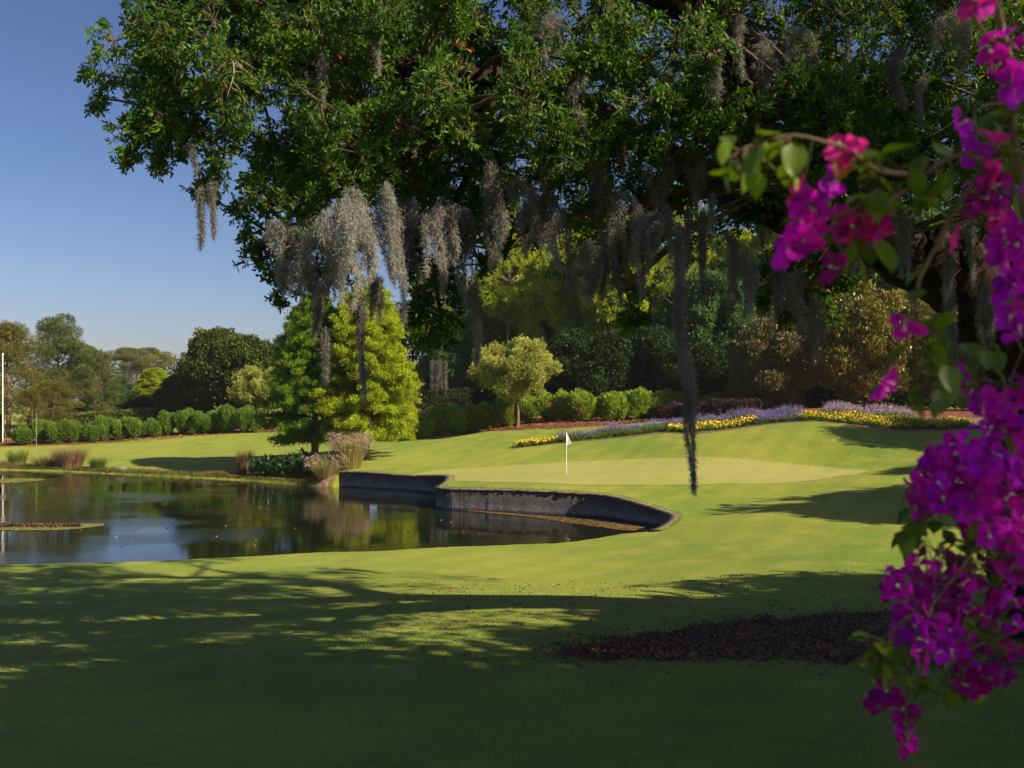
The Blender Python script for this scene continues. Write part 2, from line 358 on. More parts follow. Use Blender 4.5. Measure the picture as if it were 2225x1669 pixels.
extra = np.array([(0,0,2.35),(4,0,2.35),(-4,0,2.25),(0,-12,2.6),(25,-12,2.8),(-25,-12,2.2),(16,5,1.7),(-15,5,1.2),(28,20,.8),(30,35,.9),(32,50,1.8),(36,65,2.8),
  (-22,18,-.5),(-40,20,-.8),(-60,25,-.8),(-80,50,-.6),(-60,80,-.6),(-50,90,-.2),(45,100,3),(0,150,2.5),(60,150,2.5),(-60,150,1.6),
  (-18,30,-1.0),(-30,29.5,-1.0)])
# near / far shore lip
sh_near = [(1350,1165),(1200,1182),(1000,1188),(800,1200),(400,1218),(0,1226)]
shn = [(P(px, py, 5.05 * F / (py - HY))) for px, py in sh_near]
sh_far = [(0,1021),(150,1025),(250,1030),(400,1037),(550,1045),(680,1056)]
shf = [(P(px, py, 5.2 * F / (py - HY))) for px, py in sh_far]
lipn = np.array([p + np.array([0, -.6, .2]) for p in shn]); lipn[:, 2] = -1.0
lipf = np.array([p + np.array([0, .8, .2]) for p in shf]); lipf[:, 2] = -1.02
cp = np.vstack([cp, extra, lipn, lipf])
cx = cp[:, :2] / 20.0
def tpsU(r2): return np.where(r2 > 1e-12, 0.5 * r2 * np.log(r2 + 1e-12), 0)
K = tpsU(((cx[:, None] - cx[None]) ** 2).sum(-1)) + np.eye(len(cx)) * 0.004
A = np.zeros((len(cx) + 3,) * 2); A[:len(cx), :len(cx)] = K; A[:len(cx), -3] = 1; A[:len(cx), -2:] = cx
A[-3, :len(cx)] = 1; A[-2:, :len(cx)] = cx.T
wt = np.linalg.solve(A, np.concatenate([cp[:, 2], np.zeros(3)]))
def tps(x, y):
    q = np.stack([x.ravel(), y.ravel()], 1) / 20.0; out = np.zeros(len(q))
    for s in range(0, len(q), 20000):
        qq = q[s:s + 20000]; out[s:s + 20000] = tpsU(((qq[:, None] - cx[None]) ** 2).sum(-1)) @ wt[:-3] + wt[-3] + qq @ wt[-2:]
    return out.reshape(x.shape)

wallp = [(738,59.9),(860,57.6),(935,56),(966,54.4),(968,52.4),(954,50),(948,48.4),(966,47.5),(1010,47),(1112,46),(1290,44.3),(1370,42.6),(1430,41),(1456,39.7),(1455,38.7),(1440,37.8),(1415,37.1)]
wallxy = np.array([[(px - CX) * D / F, D] for px, D in wallp])
wallc = catmull(wallxy, 140)
pond = np.vstack([wallc, [[p[0], p[1]] for p in shn], [[-30, 30.2], [-60, 33], [-78, 50], [-62, 74], [-42, 76]], [[p[0], p[1]] for p in shf]])
NW = len(wallc)
def pond_sd(x, y):
    """signed distance (outside positive) and whether nearest edge is the wall"""
    pts = np.stack([x.ravel(), y.ravel()], 1); a = pond; b = np.roll(pond, -1, axis=0)
    best = np.full(len(pts), 1e9); iw = np.zeros(len(pts), bool); ins = np.zeros(len(pts), bool)
    for i in range(len(a)):
        e = b[i] - a[i]; q = pts - a[i]; t = np.clip((q @ e) / (e @ e + 1e-12), 0, 1); d = np.hypot(*(q - t[:, None] * e).T)
        m = d < best; best[m] = d[m]; iw[m] = i < NW - 1
        c = ((a[i, 1] > pts[:, 1]) != (b[i, 1] > pts[:, 1]))
        with np.errstate(divide='ignore', invalid='ignore'):
            xi = (b[i, 0] - a[i, 0]) * (pts[:, 1] - a[i, 1]) / (b[i, 1] - a[i, 1] + 1e-15) + a[i, 0]
        ins ^= c & (pts[:, 0] < xi)
    return np.where(ins, -best, best).reshape(x.shape), iw.reshape(x.shape)

gx = np.concatenate([-np.geomspace(46, 3000, 22)[::-1], np.arange(-45, -16, .4), np.arange(-16, 14, .18), np.arange(14, 45.01, .4), np.geomspace(46, 3000, 22)])
gy = np.concatenate([-np.geomspace(6, 600, 12)[::-1], np.arange(-5, 8, .6), np.arange(8, 30, .2), np.arange(30, 62, .18), np.arange(62, 100, .4), np.arange(100, 160, 1.5), np.geomspace(162, 4000, 22)])
GX, GY = np.meshgrid(gx, gy)
core = (np.abs(GX) < 85) & (GY > -20) & (GY < 150)
Z = np.full(GX.shape, 2.0); Zt = tps(np.clip(GX, -85, 85), np.clip(GY, -14, 150))
bl = smooth(60, 110, np.abs(GX)) + smooth(120, 170, GY) + smooth(5, 30, -GY); bl = np.clip(bl, 0, 1)
Z = Zt * (1 - bl) + 1.8 * bl
und = .035 * np.sin(GX * .55 + 1.3 * np.sin(GY * .31)) * np.sin(GY * .42 + .6 * np.sin(GX * .27)) + .018 * np.sin(GX * 1.3 + GY * .4) * np.sin(GY * 1.1)
Z = Z + und * smooth(4, 9, GY) * (1 - smooth(90, 120, GY))
reg = (GX > -90) & (GX < 20) & (GY > 24) & (GY < 85)
sd, isw = pond_sd(GX[reg], GY[reg]); zr = Z[reg].copy(); zr = np.maximum(zr, -1.06)
t = smooth(-1.3, .12, sd); nat = zr * t + (-2.3) * (1 - t)
wz = np.where(sd < .2, -2.3, zr)
Z[reg] = np.where(isw, wz, nat)
ZN = Z.copy(); ZN[reg] = np.where(isw, zr, nat)     # height without the step (for the wall top)
def H(x, y, A_=None):
    A_ = Z if A_ is None else A_
    x = np.asarray(x, float); y = np.asarray(y, float)
    i = np.clip(np.searchsorted(gx, x) - 1, 0, len(gx) - 2); j = np.clip(np.searchsorted(gy, y) - 1, 0, len(gy) - 2)
    u = np.clip((x - gx[i]) / (gx[i + 1] - gx[i]), 0, 1); v = np.clip((y - gy[j]) / (gy[j + 1] - gy[j]), 0, 1)
    return (A_[j, i] * (1 - u) + A_[j, i + 1] * u) * (1 - v) + (A_[j + 1, i] * (1 - u) + A_[j + 1, i + 1] * u) * v
def HN(x, y): return H(x, y, ZN)
Ds = np.concatenate([np.arange(6, 30, .05), np.arange(30, 140, .1)])
def G(px, py, dmin=6):
    """where the ray through a point of the view meets the ground"""
    D = Ds[Ds >= dmin]; x = (px - CX) * D / F; zr_ = CAMZ - (py - HY) * D / F; h = HN(x, D)
    k = np.argmax(h >= zr_)
    if not (h >= zr_).any(): k = len(D) - 1
    return np.array([x[k], D[k], h[k]])
def onground(x, y): return (float(x), float(y), float(H(x, y)))

ny, nx = GX.shape
idx = np.arange(ny * nx).reshape(ny, nx)
fq = np.stack([idx[:-1, :-1], idx[:-1, 1:], idx[1:, 1:], idx[1:, :-1]], -1).reshape(-1, 4)
tag(link('lawn', new_mesh('lawn', np.stack([GX, GY, Z], -1).reshape(-1, 3), fq, M['lawn'], True)),
    'rolling mown lawn sloping down to the pond and up to the woods', 'lawn', kind='structure')
me = new_mesh('pond_water', [(-82, 26, WATER), (9, 26, WATER), (9, 80, WATER), (-82, 80, WATER)], np.array([[0, 1, 2, 3]]), M['water'])
tag(link('pond_water', me), 'still dark pond water mirroring trees and sky', 'pond', kind='structure')

# draped sheets
def strip(name, front, back, mat, off=.012, nu=160, nv=8, edge=0.0, seed=0, world=False, hump=0.0):
    rg = rng_(seed)
    f = np.array([p[:2] if world else G(*p)[:2] for p in front]); b = np.array([p[:2] if world else G(*p)[:2] for p in back])
    f = catmull(f, nu); b = catmull(b, nu)
    if edge:
        k = np.convolve(rg.standard_normal(nu + 8), np.ones(4) / 4, 'same')[4:-4]; f[:, 1] += edge * k
        k = np.convolve(rg.standard_normal(nu + 8), np.ones(4) / 4, 'same')[4:-4]; b[:, 1] += edge * k
    v = np.linspace(0, 1, nv)[:, None, None]; g = f[None] * (1 - v) + b[None] * v
    z = H(g[..., 0], g[..., 1]) + off + hump * (4 * v * (1 - v))[..., 0] * (1 - (2 * np.linspace(0, 1, nu) - 1) ** 8)
    if hump: z += .25 * hump * rg.random(z.shape) * (4 * v * (1 - v))[..., 0]
    ix = np.arange(nu * nv).reshape(nv, nu)
    fa = np.stack([ix[:-1, :-1], ix[:-1, 1:], ix[1:, 1:], ix[1:, :-1]], -1).reshape(-1, 4)
    return link(name, new_mesh(name, np.concatenate([g, z[..., None]], -1).reshape(-1, 3), fa, mat, True)), f, b

# putting green: closed outline, radial sheet
outl = [(880,1034),(985,1045),(1100,1049),(1231,1053),(1400,1055),(1600,1052),(1760,1046),(1800,1036),(1880,1026),(1780,1014),(1650,1002),(1500,995),(1400,997),(1260,1003),(1100,1013),(960,1022)]
o, _, _ = strip('putting_green', [(878,1034),(985,1045),(1100,1049),(1231,1053),(1400,1055),(1600,1052),(1760,1046),(1820,1036),(1882,1026)], [(880,1033),(960,1022),(1100,1013),(1260,1003),(1400,997),(1500,995),(1650,1002),(1780,1014),(1880,1024)], M['green'], .014, 260, 36)
tag(o, 'smooth pale putting green around the flagstick', 'putting green', kind='structure')

# mulch and earth areas
bed_front = [(1112,976),(1210,965),(1300,956),(1364,951),(1448,941),(1504,944),(1598,934),(1664,924),(1710,919),(1795,919),(1860,927),(1959,939),(2090,936),(2200,936)]
bed_back = [(1122,972),(1215,956),(1300,944),(1364,936),(1448,927),(1504,922),(1598,911),(1664,905),(1710,901),(1795,896),(1860,897),(1959,903),(2090,908),(2200,908)]
o, BF, BB = strip('flower_bed_soil', bed_front, bed_back, M['dirt'], .02, 240, 10, .12, 1); tag(o, 'curving bed of brown soil under the flowers', 'flower bed', kind='structure')
o, _, _ = strip('mulch_bed', [(840,943),(900,939),(1000,939),(1112,935),(1168,932),(1252,929),(1378,920),(1450,915)], [(840,925),(900,922),(1000,921),(1112,918),(1168,916),(1252,912),(1378,908),(1450,906)], M['mulch'], .03, 200, 10, .25, 2)
tag(o, 'reddish bark mulch under the oleander row and the small tree', 'mulch bed', kind='structure')
o, _, _ = strip('mulch_bed', [(-60,972),(56,970),(140,967),(252,961),(336,952),(420,946),(575,940),(700,940)], [(-60,958),(56,957),(140,954),(252,948),(336,941),(420,936),(575,930),(700,930)], M['mulch'], .03, 200, 8, .25, 3)
tag(o, 'reddish mulch strip under the row of round shrubs', 'mulch bed', kind='structure')
o, _, _ = strip('mulch_bed', [(1640,906),(1700,901),(1795,896),(1860,897),(1959,903),(2090,908),(2200,908)], [(1640,893),(1700,889),(1795,886),(1860,886),(1959,888),(2090,890),(2200,890)], M['mulch'], .03, 140, 8, .2, 4)
tag(o, 'orange brown leaf mulch under the magnolias', 'mulch bed', kind='structure')
o, MF, MB_ = strip('mulch_bed', [(1246,1420),(1330,1430),(1500,1431),(1700,1435),(1900,1442),(2225,1455)], [(1250,1414),(1400,1385),(1600,1352),(1750,1342),(1900,1335),(2225,1322)], M['dirt'], .02, 220, 24, .30, 5)
tag(o, 'dark leaf littered earth around the foot of the big oak', 'mulch bed', kind='structure')

# ------------------------------------------------------------------ pond wall
def ribbon(path, zt, zb, off0, off1, name, mat, parent, rough=0.0):
    d = np.gradient(path, axis=0); d /= np.linalg.norm(d, axis=1)[:, None]
    nrm = np.stack([-d[:, 1], d[:, 0]], 1)           # outward from the water
    if np.mean(pond_sd(path[:, 0] + nrm[:, 0] * .3, path[:, 1] + nrm[:, 1] * .3)[0]) < 0: nrm = -nrm
    a = path + nrm * off0; b = path + nrm * off1; n = len(path)
    sec = [(a, zb), (a, zt), (b, zt), (b, zb)]
    if name == 'wall_face': sec = [(a, zb), (a, zb * .75 + zt * .25), (a, zb * .5 + zt * .5), (a, zb * .25 + zt * .75), (a, zt), (b, zt), (b, zb)]
    k = len(sec); v = np.concatenate([np.concatenate([p, np.broadcast_to(z_, (n,))[:, None]], 1) for p, z_ in sec])
    if rough: v[:, :2] += rng_(9).standard_normal((len(v), 2)) * rough
    ix = np.arange(k * n).reshape(k, n)
    f = np.stack([ix[:-1, :-1], ix[:-1, 1:], ix[1:, 1:], ix[1:, :-1]], -1).reshape(-1, 4)
    ends = [np.array([ix[::-1, 0]]), np.array([ix[:, -1]])]
    return link(name, new_mesh(name, v, [f] + ends, mat), parent)
dense = catmull(wallxy, 420)
dd = np.gradient(dense, axis=0); dd /= np.linalg.norm(dd, axis=1)[:, None]; nn_ = np.stack([-dd[:, 1], dd[:, 0]], 1)
if np.mean(pond_sd(dense[:, 0] + nn_[:, 0] * .3, dense[:, 1] + nn_[:, 1] * .3)[0]) < 0: nn_ = -nn_
ztop = HN(dense[:, 0] + nn_[:, 0] * .5, dense[:, 1] + nn_[:, 1] * .5)
k9 = np.ones(15) / 15; ztop = np.convolve(np.pad(ztop, 7, 'edge'), k9, 'valid')
ztop += .03
we = empty('retaining_wall', (0, 0, 0), 'curving dark stone retaining wall between the pond and the putting green', 'wall')
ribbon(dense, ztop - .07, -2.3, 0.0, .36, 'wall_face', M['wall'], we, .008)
ribbon(dense, ztop, ztop - .069, -.035, .42, 'coping', M['coping'], we, .012)
# short return wall at the far left end
e0 = dense[0]; rt = np.array([e0, e0 + np.array([-.9, -.25]), e0 + np.array([-1.5, -.2])])
g = Geo(); wv = []
rtp = catmull(rt, 12); zt_ = np.linspace(ztop[0] - .15, -1.12, 12)
for (p, z1) in zip(rtp, zt_): wv += [(p[0], p[1], -2.3), (p[0], p[1], z1), (p[0], p[1] + .35, z1), (p[0], p[1] + .35, -2.3)]
fr = []
for i in range(11):
    a = i * 4
    for k in range(3): fr.append((a + k, a + k + 1, a + 5 + k, a + 4 + k))
link('end_block', new_mesh('end_block', wv, np.array(fr), M['dirt']), we)

rg = rng_(78); g = Geo(); n = 7000; i = rg.integers(0, len(dense), n); q = dense[i] + nn_[i] * (.36 + .12 * rg.random((n, 1))) + rg.standard_normal((n, 2)) * .02
leaves(g, np.column_stack([q, ztop[i] - .03]), unit(n, rg) * .6 + np.column_stack([-nn_[i] * .5, np.ones(n)]), .10, .014, rg)
tag(link('edge_grass', g.mesh('edge_grass', M['blade'])), 'longer grass growing over the edge of the stone wall', 'grass', kind='stuff')
# ------------------------------------------------------------------ sediment strip, lily raft
def flat_patch(name, fpts, bpts, mat, z, seed, n, L, lab, cat, par=None):
    """many small thin pads scattered between two lines on the water"""
    rg = rng_(seed); f = catmull(np.array(fpts), 60); b = catmull(np.array(bpts), 60)
    u = rg.random(n) * 59; i = u.astype(int); fr_ = (u - i)[:, None]; v = rg.random((n, 1)) ** 1.0
    i2 = np.minimum(i + 1, 59); F_ = f[i] * (1 - fr_) + f[i2] * fr_; B_ = b[i] * (1 - fr_) + b[i2] * fr_
    p = F_ * (1 - v) + B_ * v; g = Geo(); ang = np.arange(7) / 7 * 2 * math.pi
    r = L * (.4 + rg.random(n)); ph = rg.random(n) * 6
    zz = z + rg.random(n) * .012
    vv = np.stack([p[:, None, 0] + r[:, None] * np.cos(ang + ph[:, None]) * (1 + .3 * rg.random((n, 7))), p[:, None, 1] + r[:, None] * np.sin(ang + ph[:, None]) * (1 + .3 * rg.random((n, 7))), np.repeat(zz[:, None], 7, 1) + .008 * rg.random((n, 7))], -1).reshape(-1, 3)
    g.add(vv, np.arange(n * 7).reshape(n, 7), rg.random(n))
    o = link(name, g.mesh(name, mat), par); return o
def W_(px, py): D = (CAMZ - WATER) * F / (py - HY); return ((px - CX) * D / F, D)
o = flat_patch('sediment_strip', [W_(1020,1111),(W_(1150,1124)),(W_(1260,1140)),W_(1345,1152),W_(1378,1153)], [W_(1020,1110),W_(1150,1119),W_(1260,1128),W_(1345,1139),W_(1400,1146)], M['sediment'], WATER + .006, 3, 1700, .055, None, None)
tag(o, 'strip of sunlit brown sediment along the foot of the stone wall', 'sediment', kind='stuff')  # sunlit sediment shelf by the wall, laid as brown pads on the water
o = flat_patch('water_plants', [W_(-40,1152),W_(60,1153),W_(150,1151),W_(222,1143)], [W_(-40,1136),W_(60,1138),W_(150,1138),W_(222,1139)], M['lily'], WATER + .006, 4, 2600, .07, None, None)
tag(o, 'raft of yellow green floating plants in the middle of the pond', 'water plants', kind='stuff')
rg = rng_(45); g = Geo(); n = 140; q = np.array([W_(rg.random() * 1250, 1060 + 130 * rg.random() ** 1.5) for _ in range(n)]); sq, _ = pond_sd(q[:, 0], q[:, 1]); q = q[sq < -.5]
leaves(g, np.column_stack([q, np.full(len(q), WATER + .006)]), unit(len(q), rg) * [1, 1, .05], .10, .06, rg)
tag(link('floating_leaves', g.mesh('floating_leaves', M['chip'])), 'single fallen leaves drifting on the pond', 'fallen leaves', kind='stuff')
rg = rng_(44); g = Geo(); n = 800
px_ = rg.random(n) * 205 - 30; py_ = 1141 + rg.random(n) * 6
pp = np.array([W_(a, b) for a, b in zip(px_, py_)]); pp = np.concatenate([pp, np.full((n, 1), WATER + .01)], 1)
leaves(g, pp, unit(n, rg) * [1, 1, .5] + [0, 0, .7], .13, .07, rg)
o = tag(link('red_water_weed', g.mesh('red_water_weed', M['debris'])), 'dark red weed tufts growing on the floating raft', 'water weed', kind='stuff')
o = flat_patch('lily_pads', [W_(-60,1052),W_(30,1050),W_(92,1044)], [W_(-60,1040),W_(30,1040),W_(92,1041)], M['lily'], WATER + .006, 5, 700, .13, None, None)
tag(o, 'pale green lily pads beside the far left bank', 'lily pads', kind='stuff')

# ------------------------------------------------------------------ generic trees
def puffs_ellipsoid(rg, c, r, n, pr, lo=.35, flat=.75):
    d = unit(n, rg); f = lo + (.86 - lo) * rg.random((n, 1)) ** .6
    cc = np.asarray(c) + d * f * np.asarray(r)
    rad = (pr[0] + (pr[1] - pr[0]) * rg.random(n))[:, None] * np.array([1, 1, flat]); return cc, rad

def foliage(g, rg, cc, rad, n_anchor, k, L, W, up=.35, spread=.9, shell=.55, out=.7):
    for c, r in zip(cc, rad):
        n = int(n_anchor * (r[0] ** 2)); n = max(n, 6)
        d = unit(n, rg); f = (shell + (1 - shell) * rg.random((n, 1)) ** .7) * (1 + .16 * rg.standard_normal((n, 1)))
        # ragged lobes
        lob = 1 + .22 * np.sin(5 * d[:, :1] + c[0] * 3) * np.cos(4 * d[:, 1:2] + c[1] * 2) + .15 * np.sin(9 * d[:, 2:3] + c[2])
        p = c + d * r * f * lob
        pp = np.repeat(p, k, 0) + rg.standard_normal((n * k, 3)) * L * .25
        dr = np.repeat(d, k, 0) * out + unit(n * k, rg) * spread + np.array([0, 0, up])
        leaves(g, pp, dr, L, W, rg, a=np.repeat(rg.random(n), k))

def trunk_geo(g, rg, h, r0, cc, lean=(0, 0), n_branch=14, fork=.35, sides=8, crook=.3):
    top = np.array([lean[0], lean[1], h]); n = 12
    t = np.linspace(0, 1, n)[:, None]; path = top * t; path[:, :2] += np.cumsum(rg.standard_normal((n, 2)), 0) * crook * .12
    path[0, :2] = 0
    rad = r0 * (1 - .8 * t[:, 0]) + r0 * .5 * np.exp(-t[:, 0] * 18); tube(g, path, rad, sides)
    tips = []
    order = rg.permutation(len(cc))[:n_branch]
    for i in order:
        c = cc[i]; hz = max(fork * h, min(c[2] - np.hypot(c[0], c[1]) * .6, h * .92)); s = np.clip(hz / h, 0, 1)
        a = np.array([np.interp(s, t[:, 0], path[:, q]) for q in range(3)])
        mid = (a + c) / 2 + rg.standard_normal(3) * .08 * np.linalg.norm(c - a) + np.array([0, 0, -.05 * np.linalg.norm(c - a)])
        p = catmull([a, mid, c], 7); rr_ = r0 * .38 * (1 - s * .6)
        tube(g, p, np.linspace(rr_, rr_ * .25, 7), 5)

def broad_tree(name, seed, crown_c, crown_r, npuff, pr, leafm, dens, L, W, h, r0, up=.35, barkm='bark', lo=.35, k=3, n_branch=16, trunk=True, fork=.3, flat=.75, shell=.55):
    rg = rng_(seed); cc, rad = puffs_ellipsoid(rg, crown_c, crown_r, npuff, pr, lo, flat)
    g = Geo(); foliage(g, rg, cc, rad, dens, k, L, W, up, shell=shell)
    tg = Geo(); trunk_geo(tg, rg, h, r0, cc, n_branch=n_branch, fork=fork)
    return tg.mesh(name + '_trunk', M[barkm], True), g.mesh(name + '_crown', M[leafm])

def pine_tree(name, seed, h, rx, base, leafm, npuff=40, barkm='barkl', dens=60, L=.34, r0=.28, flat=.5):
    """open crown: flattened tufts at the ends of crooked branches"""
    rg = rng_(seed); t = base + (1 - base) * rg.random(npuff) ** .8; ang = rg.random(npuff) * 6.283
    prof = rx * (np.sin(math.pi * np.clip((t - base) / (1 - base) * .82 + .16, 0, 1)) ** .8)
    rr_ = prof * (.35 + .65 * rg.random(npuff))
    cc = np.stack([np.cos(ang) * rr_, np.sin(ang) * rr_, t * h], 1)
    rad = (rx * (.2 + .16 * rg.random(npuff)))[:, None] * np.array([1, 1, flat])
    g = Geo()
    for c, r in zip(cc, rad):
        n = int(dens * r[0] ** 2) + 8; d = unit(n, rg); p = c + d * r * (.35 + .65 * rg.random((n, 1)) ** .5); k = 9
        dr = unit(n * k, rg) * .9 + np.repeat(d, k, 0) * .5 + [0, 0, .5]
        leaves(g, np.repeat(p, k, 0), dr, L, L * .10, rg, wide=.5, fold=.1, a=np.repeat(rg.random(n), k))
    tg = Geo(); trunk_geo(tg, rg, h * .97, r0, cc, n_branch=npuff, fork=base * .8, crook=.5, sides=7)
    return tg.mesh(name + '_trunk', M[barkm], True), g.mesh(name + '_crown', M[leafm])

def cypress_tree(name, seed, h, rb, base, leafm, nb=230, L=.15, pw=.75, r0=.2, per=40):
    rg = rng_(seed); g = Geo(); tg = Geo()
    tube(tg, np.array([[0, 0, 0], [.03, 0, h * .3], [0, .05, h * .7], [0, 0, h * .98]]), [r0 * 1.4, r0, r0 * .5, .02], 8)
    A_, B_ = [], []
    for i in range(nb):
        s = rg.random() ** .85; z0 = base * h + (1 - base) * h * s
        ln = rb * ((1 - s) ** pw) * (.72 + .38 * rg.random()) + .25
        if s < .08: ln *= .8
        an = rg.random() * 6.283; ca, sa = math.cos(an), math.sin(an); m = 12
        tt = np.linspace(0, 1, m)
        pts = np.stack([ca * ln * tt, sa * ln * tt, z0 + ln * (.42 * tt - .40 * tt ** 2 * (1 - s * .8))], 1)
        tube(tg, pts[::2], np.linspace(.045, .01, len(pts[::2])), 4, cap=False)
        # side sprays as sub-branches
        nsp = int(per * ln / rb * 1.6) + 8
        u = .18 + .82 * rg.random(nsp) ** .75; base_p = np.stack([np.interp(u, tt, pts[:, q]) for q in range(3)], 1)
        side = rg.choice([-1, 1], nsp)[:, None] * np.array([-sa, ca, 0]) ; d = side * (.5 + .6 * rg.random((nsp, 1))) + np.array([ca, sa, 0]) * .7 + unit(nsp, rg) * .35 + np.array([0, 0, 1]) * (.55 * rg.random((nsp, 1)) - .1)
        d /= np.linalg.norm(d, axis=1)[:, None]; sl = (.28 + .42 * rg.random((nsp, 1))) * (1.15 - .6 * u[:, None]) * min(1, ln / 1.2)
        A_.append(base_p); B_.append(base_p + d * sl)
        q = 12
        w_ = rg.random((nsp, q, 1)); p = base_p[:, None] + d[:, None] * sl[:, None] * w_ * 1.05; p[..., 2:] -= .12 * w_ ** 2; p = p + rg.standard_normal((nsp, q, 3)) * [.05, .05, .10]
        dr = d[:, None] * .6 + unit(nsp * q, rg).reshape(nsp, q, 3) * .75 + np.array([0, 0, .35])
        leaves(g, p.reshape(-1, 3), dr.reshape(-1, 3), L, L * .42, rg, wide=.45, a=np.repeat(rg.random(nsp), q))
    sticks(tg, np.concatenate(A_), np.concatenate(B_), .008)
    return tg.mesh(name + '_trunk', M['barkl'], True), g.mesh(name + '_crown', M[leafm])

PROTO = {}
def put(kind, name, x, y, label, group=None, rz=0.0, s=1.0, sz=None, z=None, cat='tree', extra=None, crown_mat=None):
    tm, cm = PROTO[kind]
    e = empty(name, (x, y, (float(H(x, y)) if z is None else z) - .05), label, cat, group)
    e.rotation_euler = (0, 0, rz); e.scale = (s, s, s if sz is None else sz)
    if tm: link('trunk', tm, e)
    c = link('crown', cm, e)
    return e

def X(px, D): return (px - CX) * D / F

# --- tree kinds
PROTO['oak_dark'] = broad_tree('oak_dark', 11, (0, 0, 5.6), (5.1, 4.6, 4.9), 100, (.65, 1.4), 'dark', 460, .26, .17, 7.5, .35, k=3)
PROTO['wood_a'] = broad_tree('wood_a', 12, (0, 0, 9.5), (4.6, 4.6, 6.8), 92, (.6, 1.35), 'mid', 380, .30, .18, 13, .3, k=3)
PROTO['wood_b'] = broad_tree('wood_b', 13, (0, 0, 10), (4.4, 4.4, 6.4), 84, (.5, 1.25), 'bright', 420, .28, .17, 14, .28, k=3, lo=.45)
PROTO['wood_c'] = broad_tree('wood_c', 14, (0, 0, 7.5), (4.6, 4.6, 7.2), 88, (.6, 1.4), 'teal', 380, .30, .18, 11, .3, k=3)
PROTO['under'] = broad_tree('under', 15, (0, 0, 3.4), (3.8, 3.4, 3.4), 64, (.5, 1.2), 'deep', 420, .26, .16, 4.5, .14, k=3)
PROTO['tallpine'] = pine_tree('tallpine', 16, 17, 3.6, .45, 'bright', 46, 'barkl', 46, .36, .26, .6)
PROTO['pine'] = pine_tree('pine', 17, 13, 4.8, .22, 'pine', 74, 'barkl', 44, .40, .3, .6)
PROTO['pine_y'] = pine_tree('pine_y', 18, 11, 3.8, .2, 'pine2', 60, 'barkl', 44, .38, .24, .65)
PROTO['flattop'] = pine_tree('flattop', 19, 11.5, 4.6, .74, 'flat', 46, 'barkl', 60, .32, .34, .3)
PROTO['olive'] = broad_tree('olive', 20, (0, 0, 4.55), (4.2, 3.7, 2.5), 112, (.36, .8), 'olive', 900, .17, .07, 5.2, .13, up=1.0, barkm='barkl', k=3, lo=.25, fork=.36, n_branch=24, flat=.85)
PROTO['magnolia'] = broad_tree('magnolia', 21, (0, 0, 4.6), (5.6, 4.4, 4.4), 90, (.7, 1.35), 'mag', 330, .25, .12, 7, .22, k=5, lo=.45, up=1.1)
PROTO['magnolia_b'] = broad_tree('magnolia_b', 22, (0, 0, 3.7), (3.6, 3.4, 3.7), 56, (.65, 1.15), 'magb', 420, .19, .09, 5.5, .18, k=5, lo=.5, up=1.0)
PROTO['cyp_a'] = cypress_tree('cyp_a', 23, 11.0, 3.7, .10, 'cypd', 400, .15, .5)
PROTO['cyp_b'] = cypress_tree('cyp_b', 24, 11.6, 3.7, .10, 'cyp', 460, .15, .45)

# --- bald cypress pair on the bank
ga = G(690, 1003); put('cyp_a', 'bald_cypress', X(684, 67.6), 67.6, 'shaded, darker green bald cypress with its bare lower trunk showing above the waterside plants', 'bald cypresses on the pond bank', .6, 1.0)
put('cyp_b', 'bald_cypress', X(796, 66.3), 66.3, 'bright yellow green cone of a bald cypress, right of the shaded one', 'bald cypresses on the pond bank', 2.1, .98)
# --- small tree
gs = G(1123, 931); put('olive', 'small_oak_tree', gs[0], gs[1], 'small round pale olive tree on a thin trunk in front of the oleanders', None, .4, 1.0)

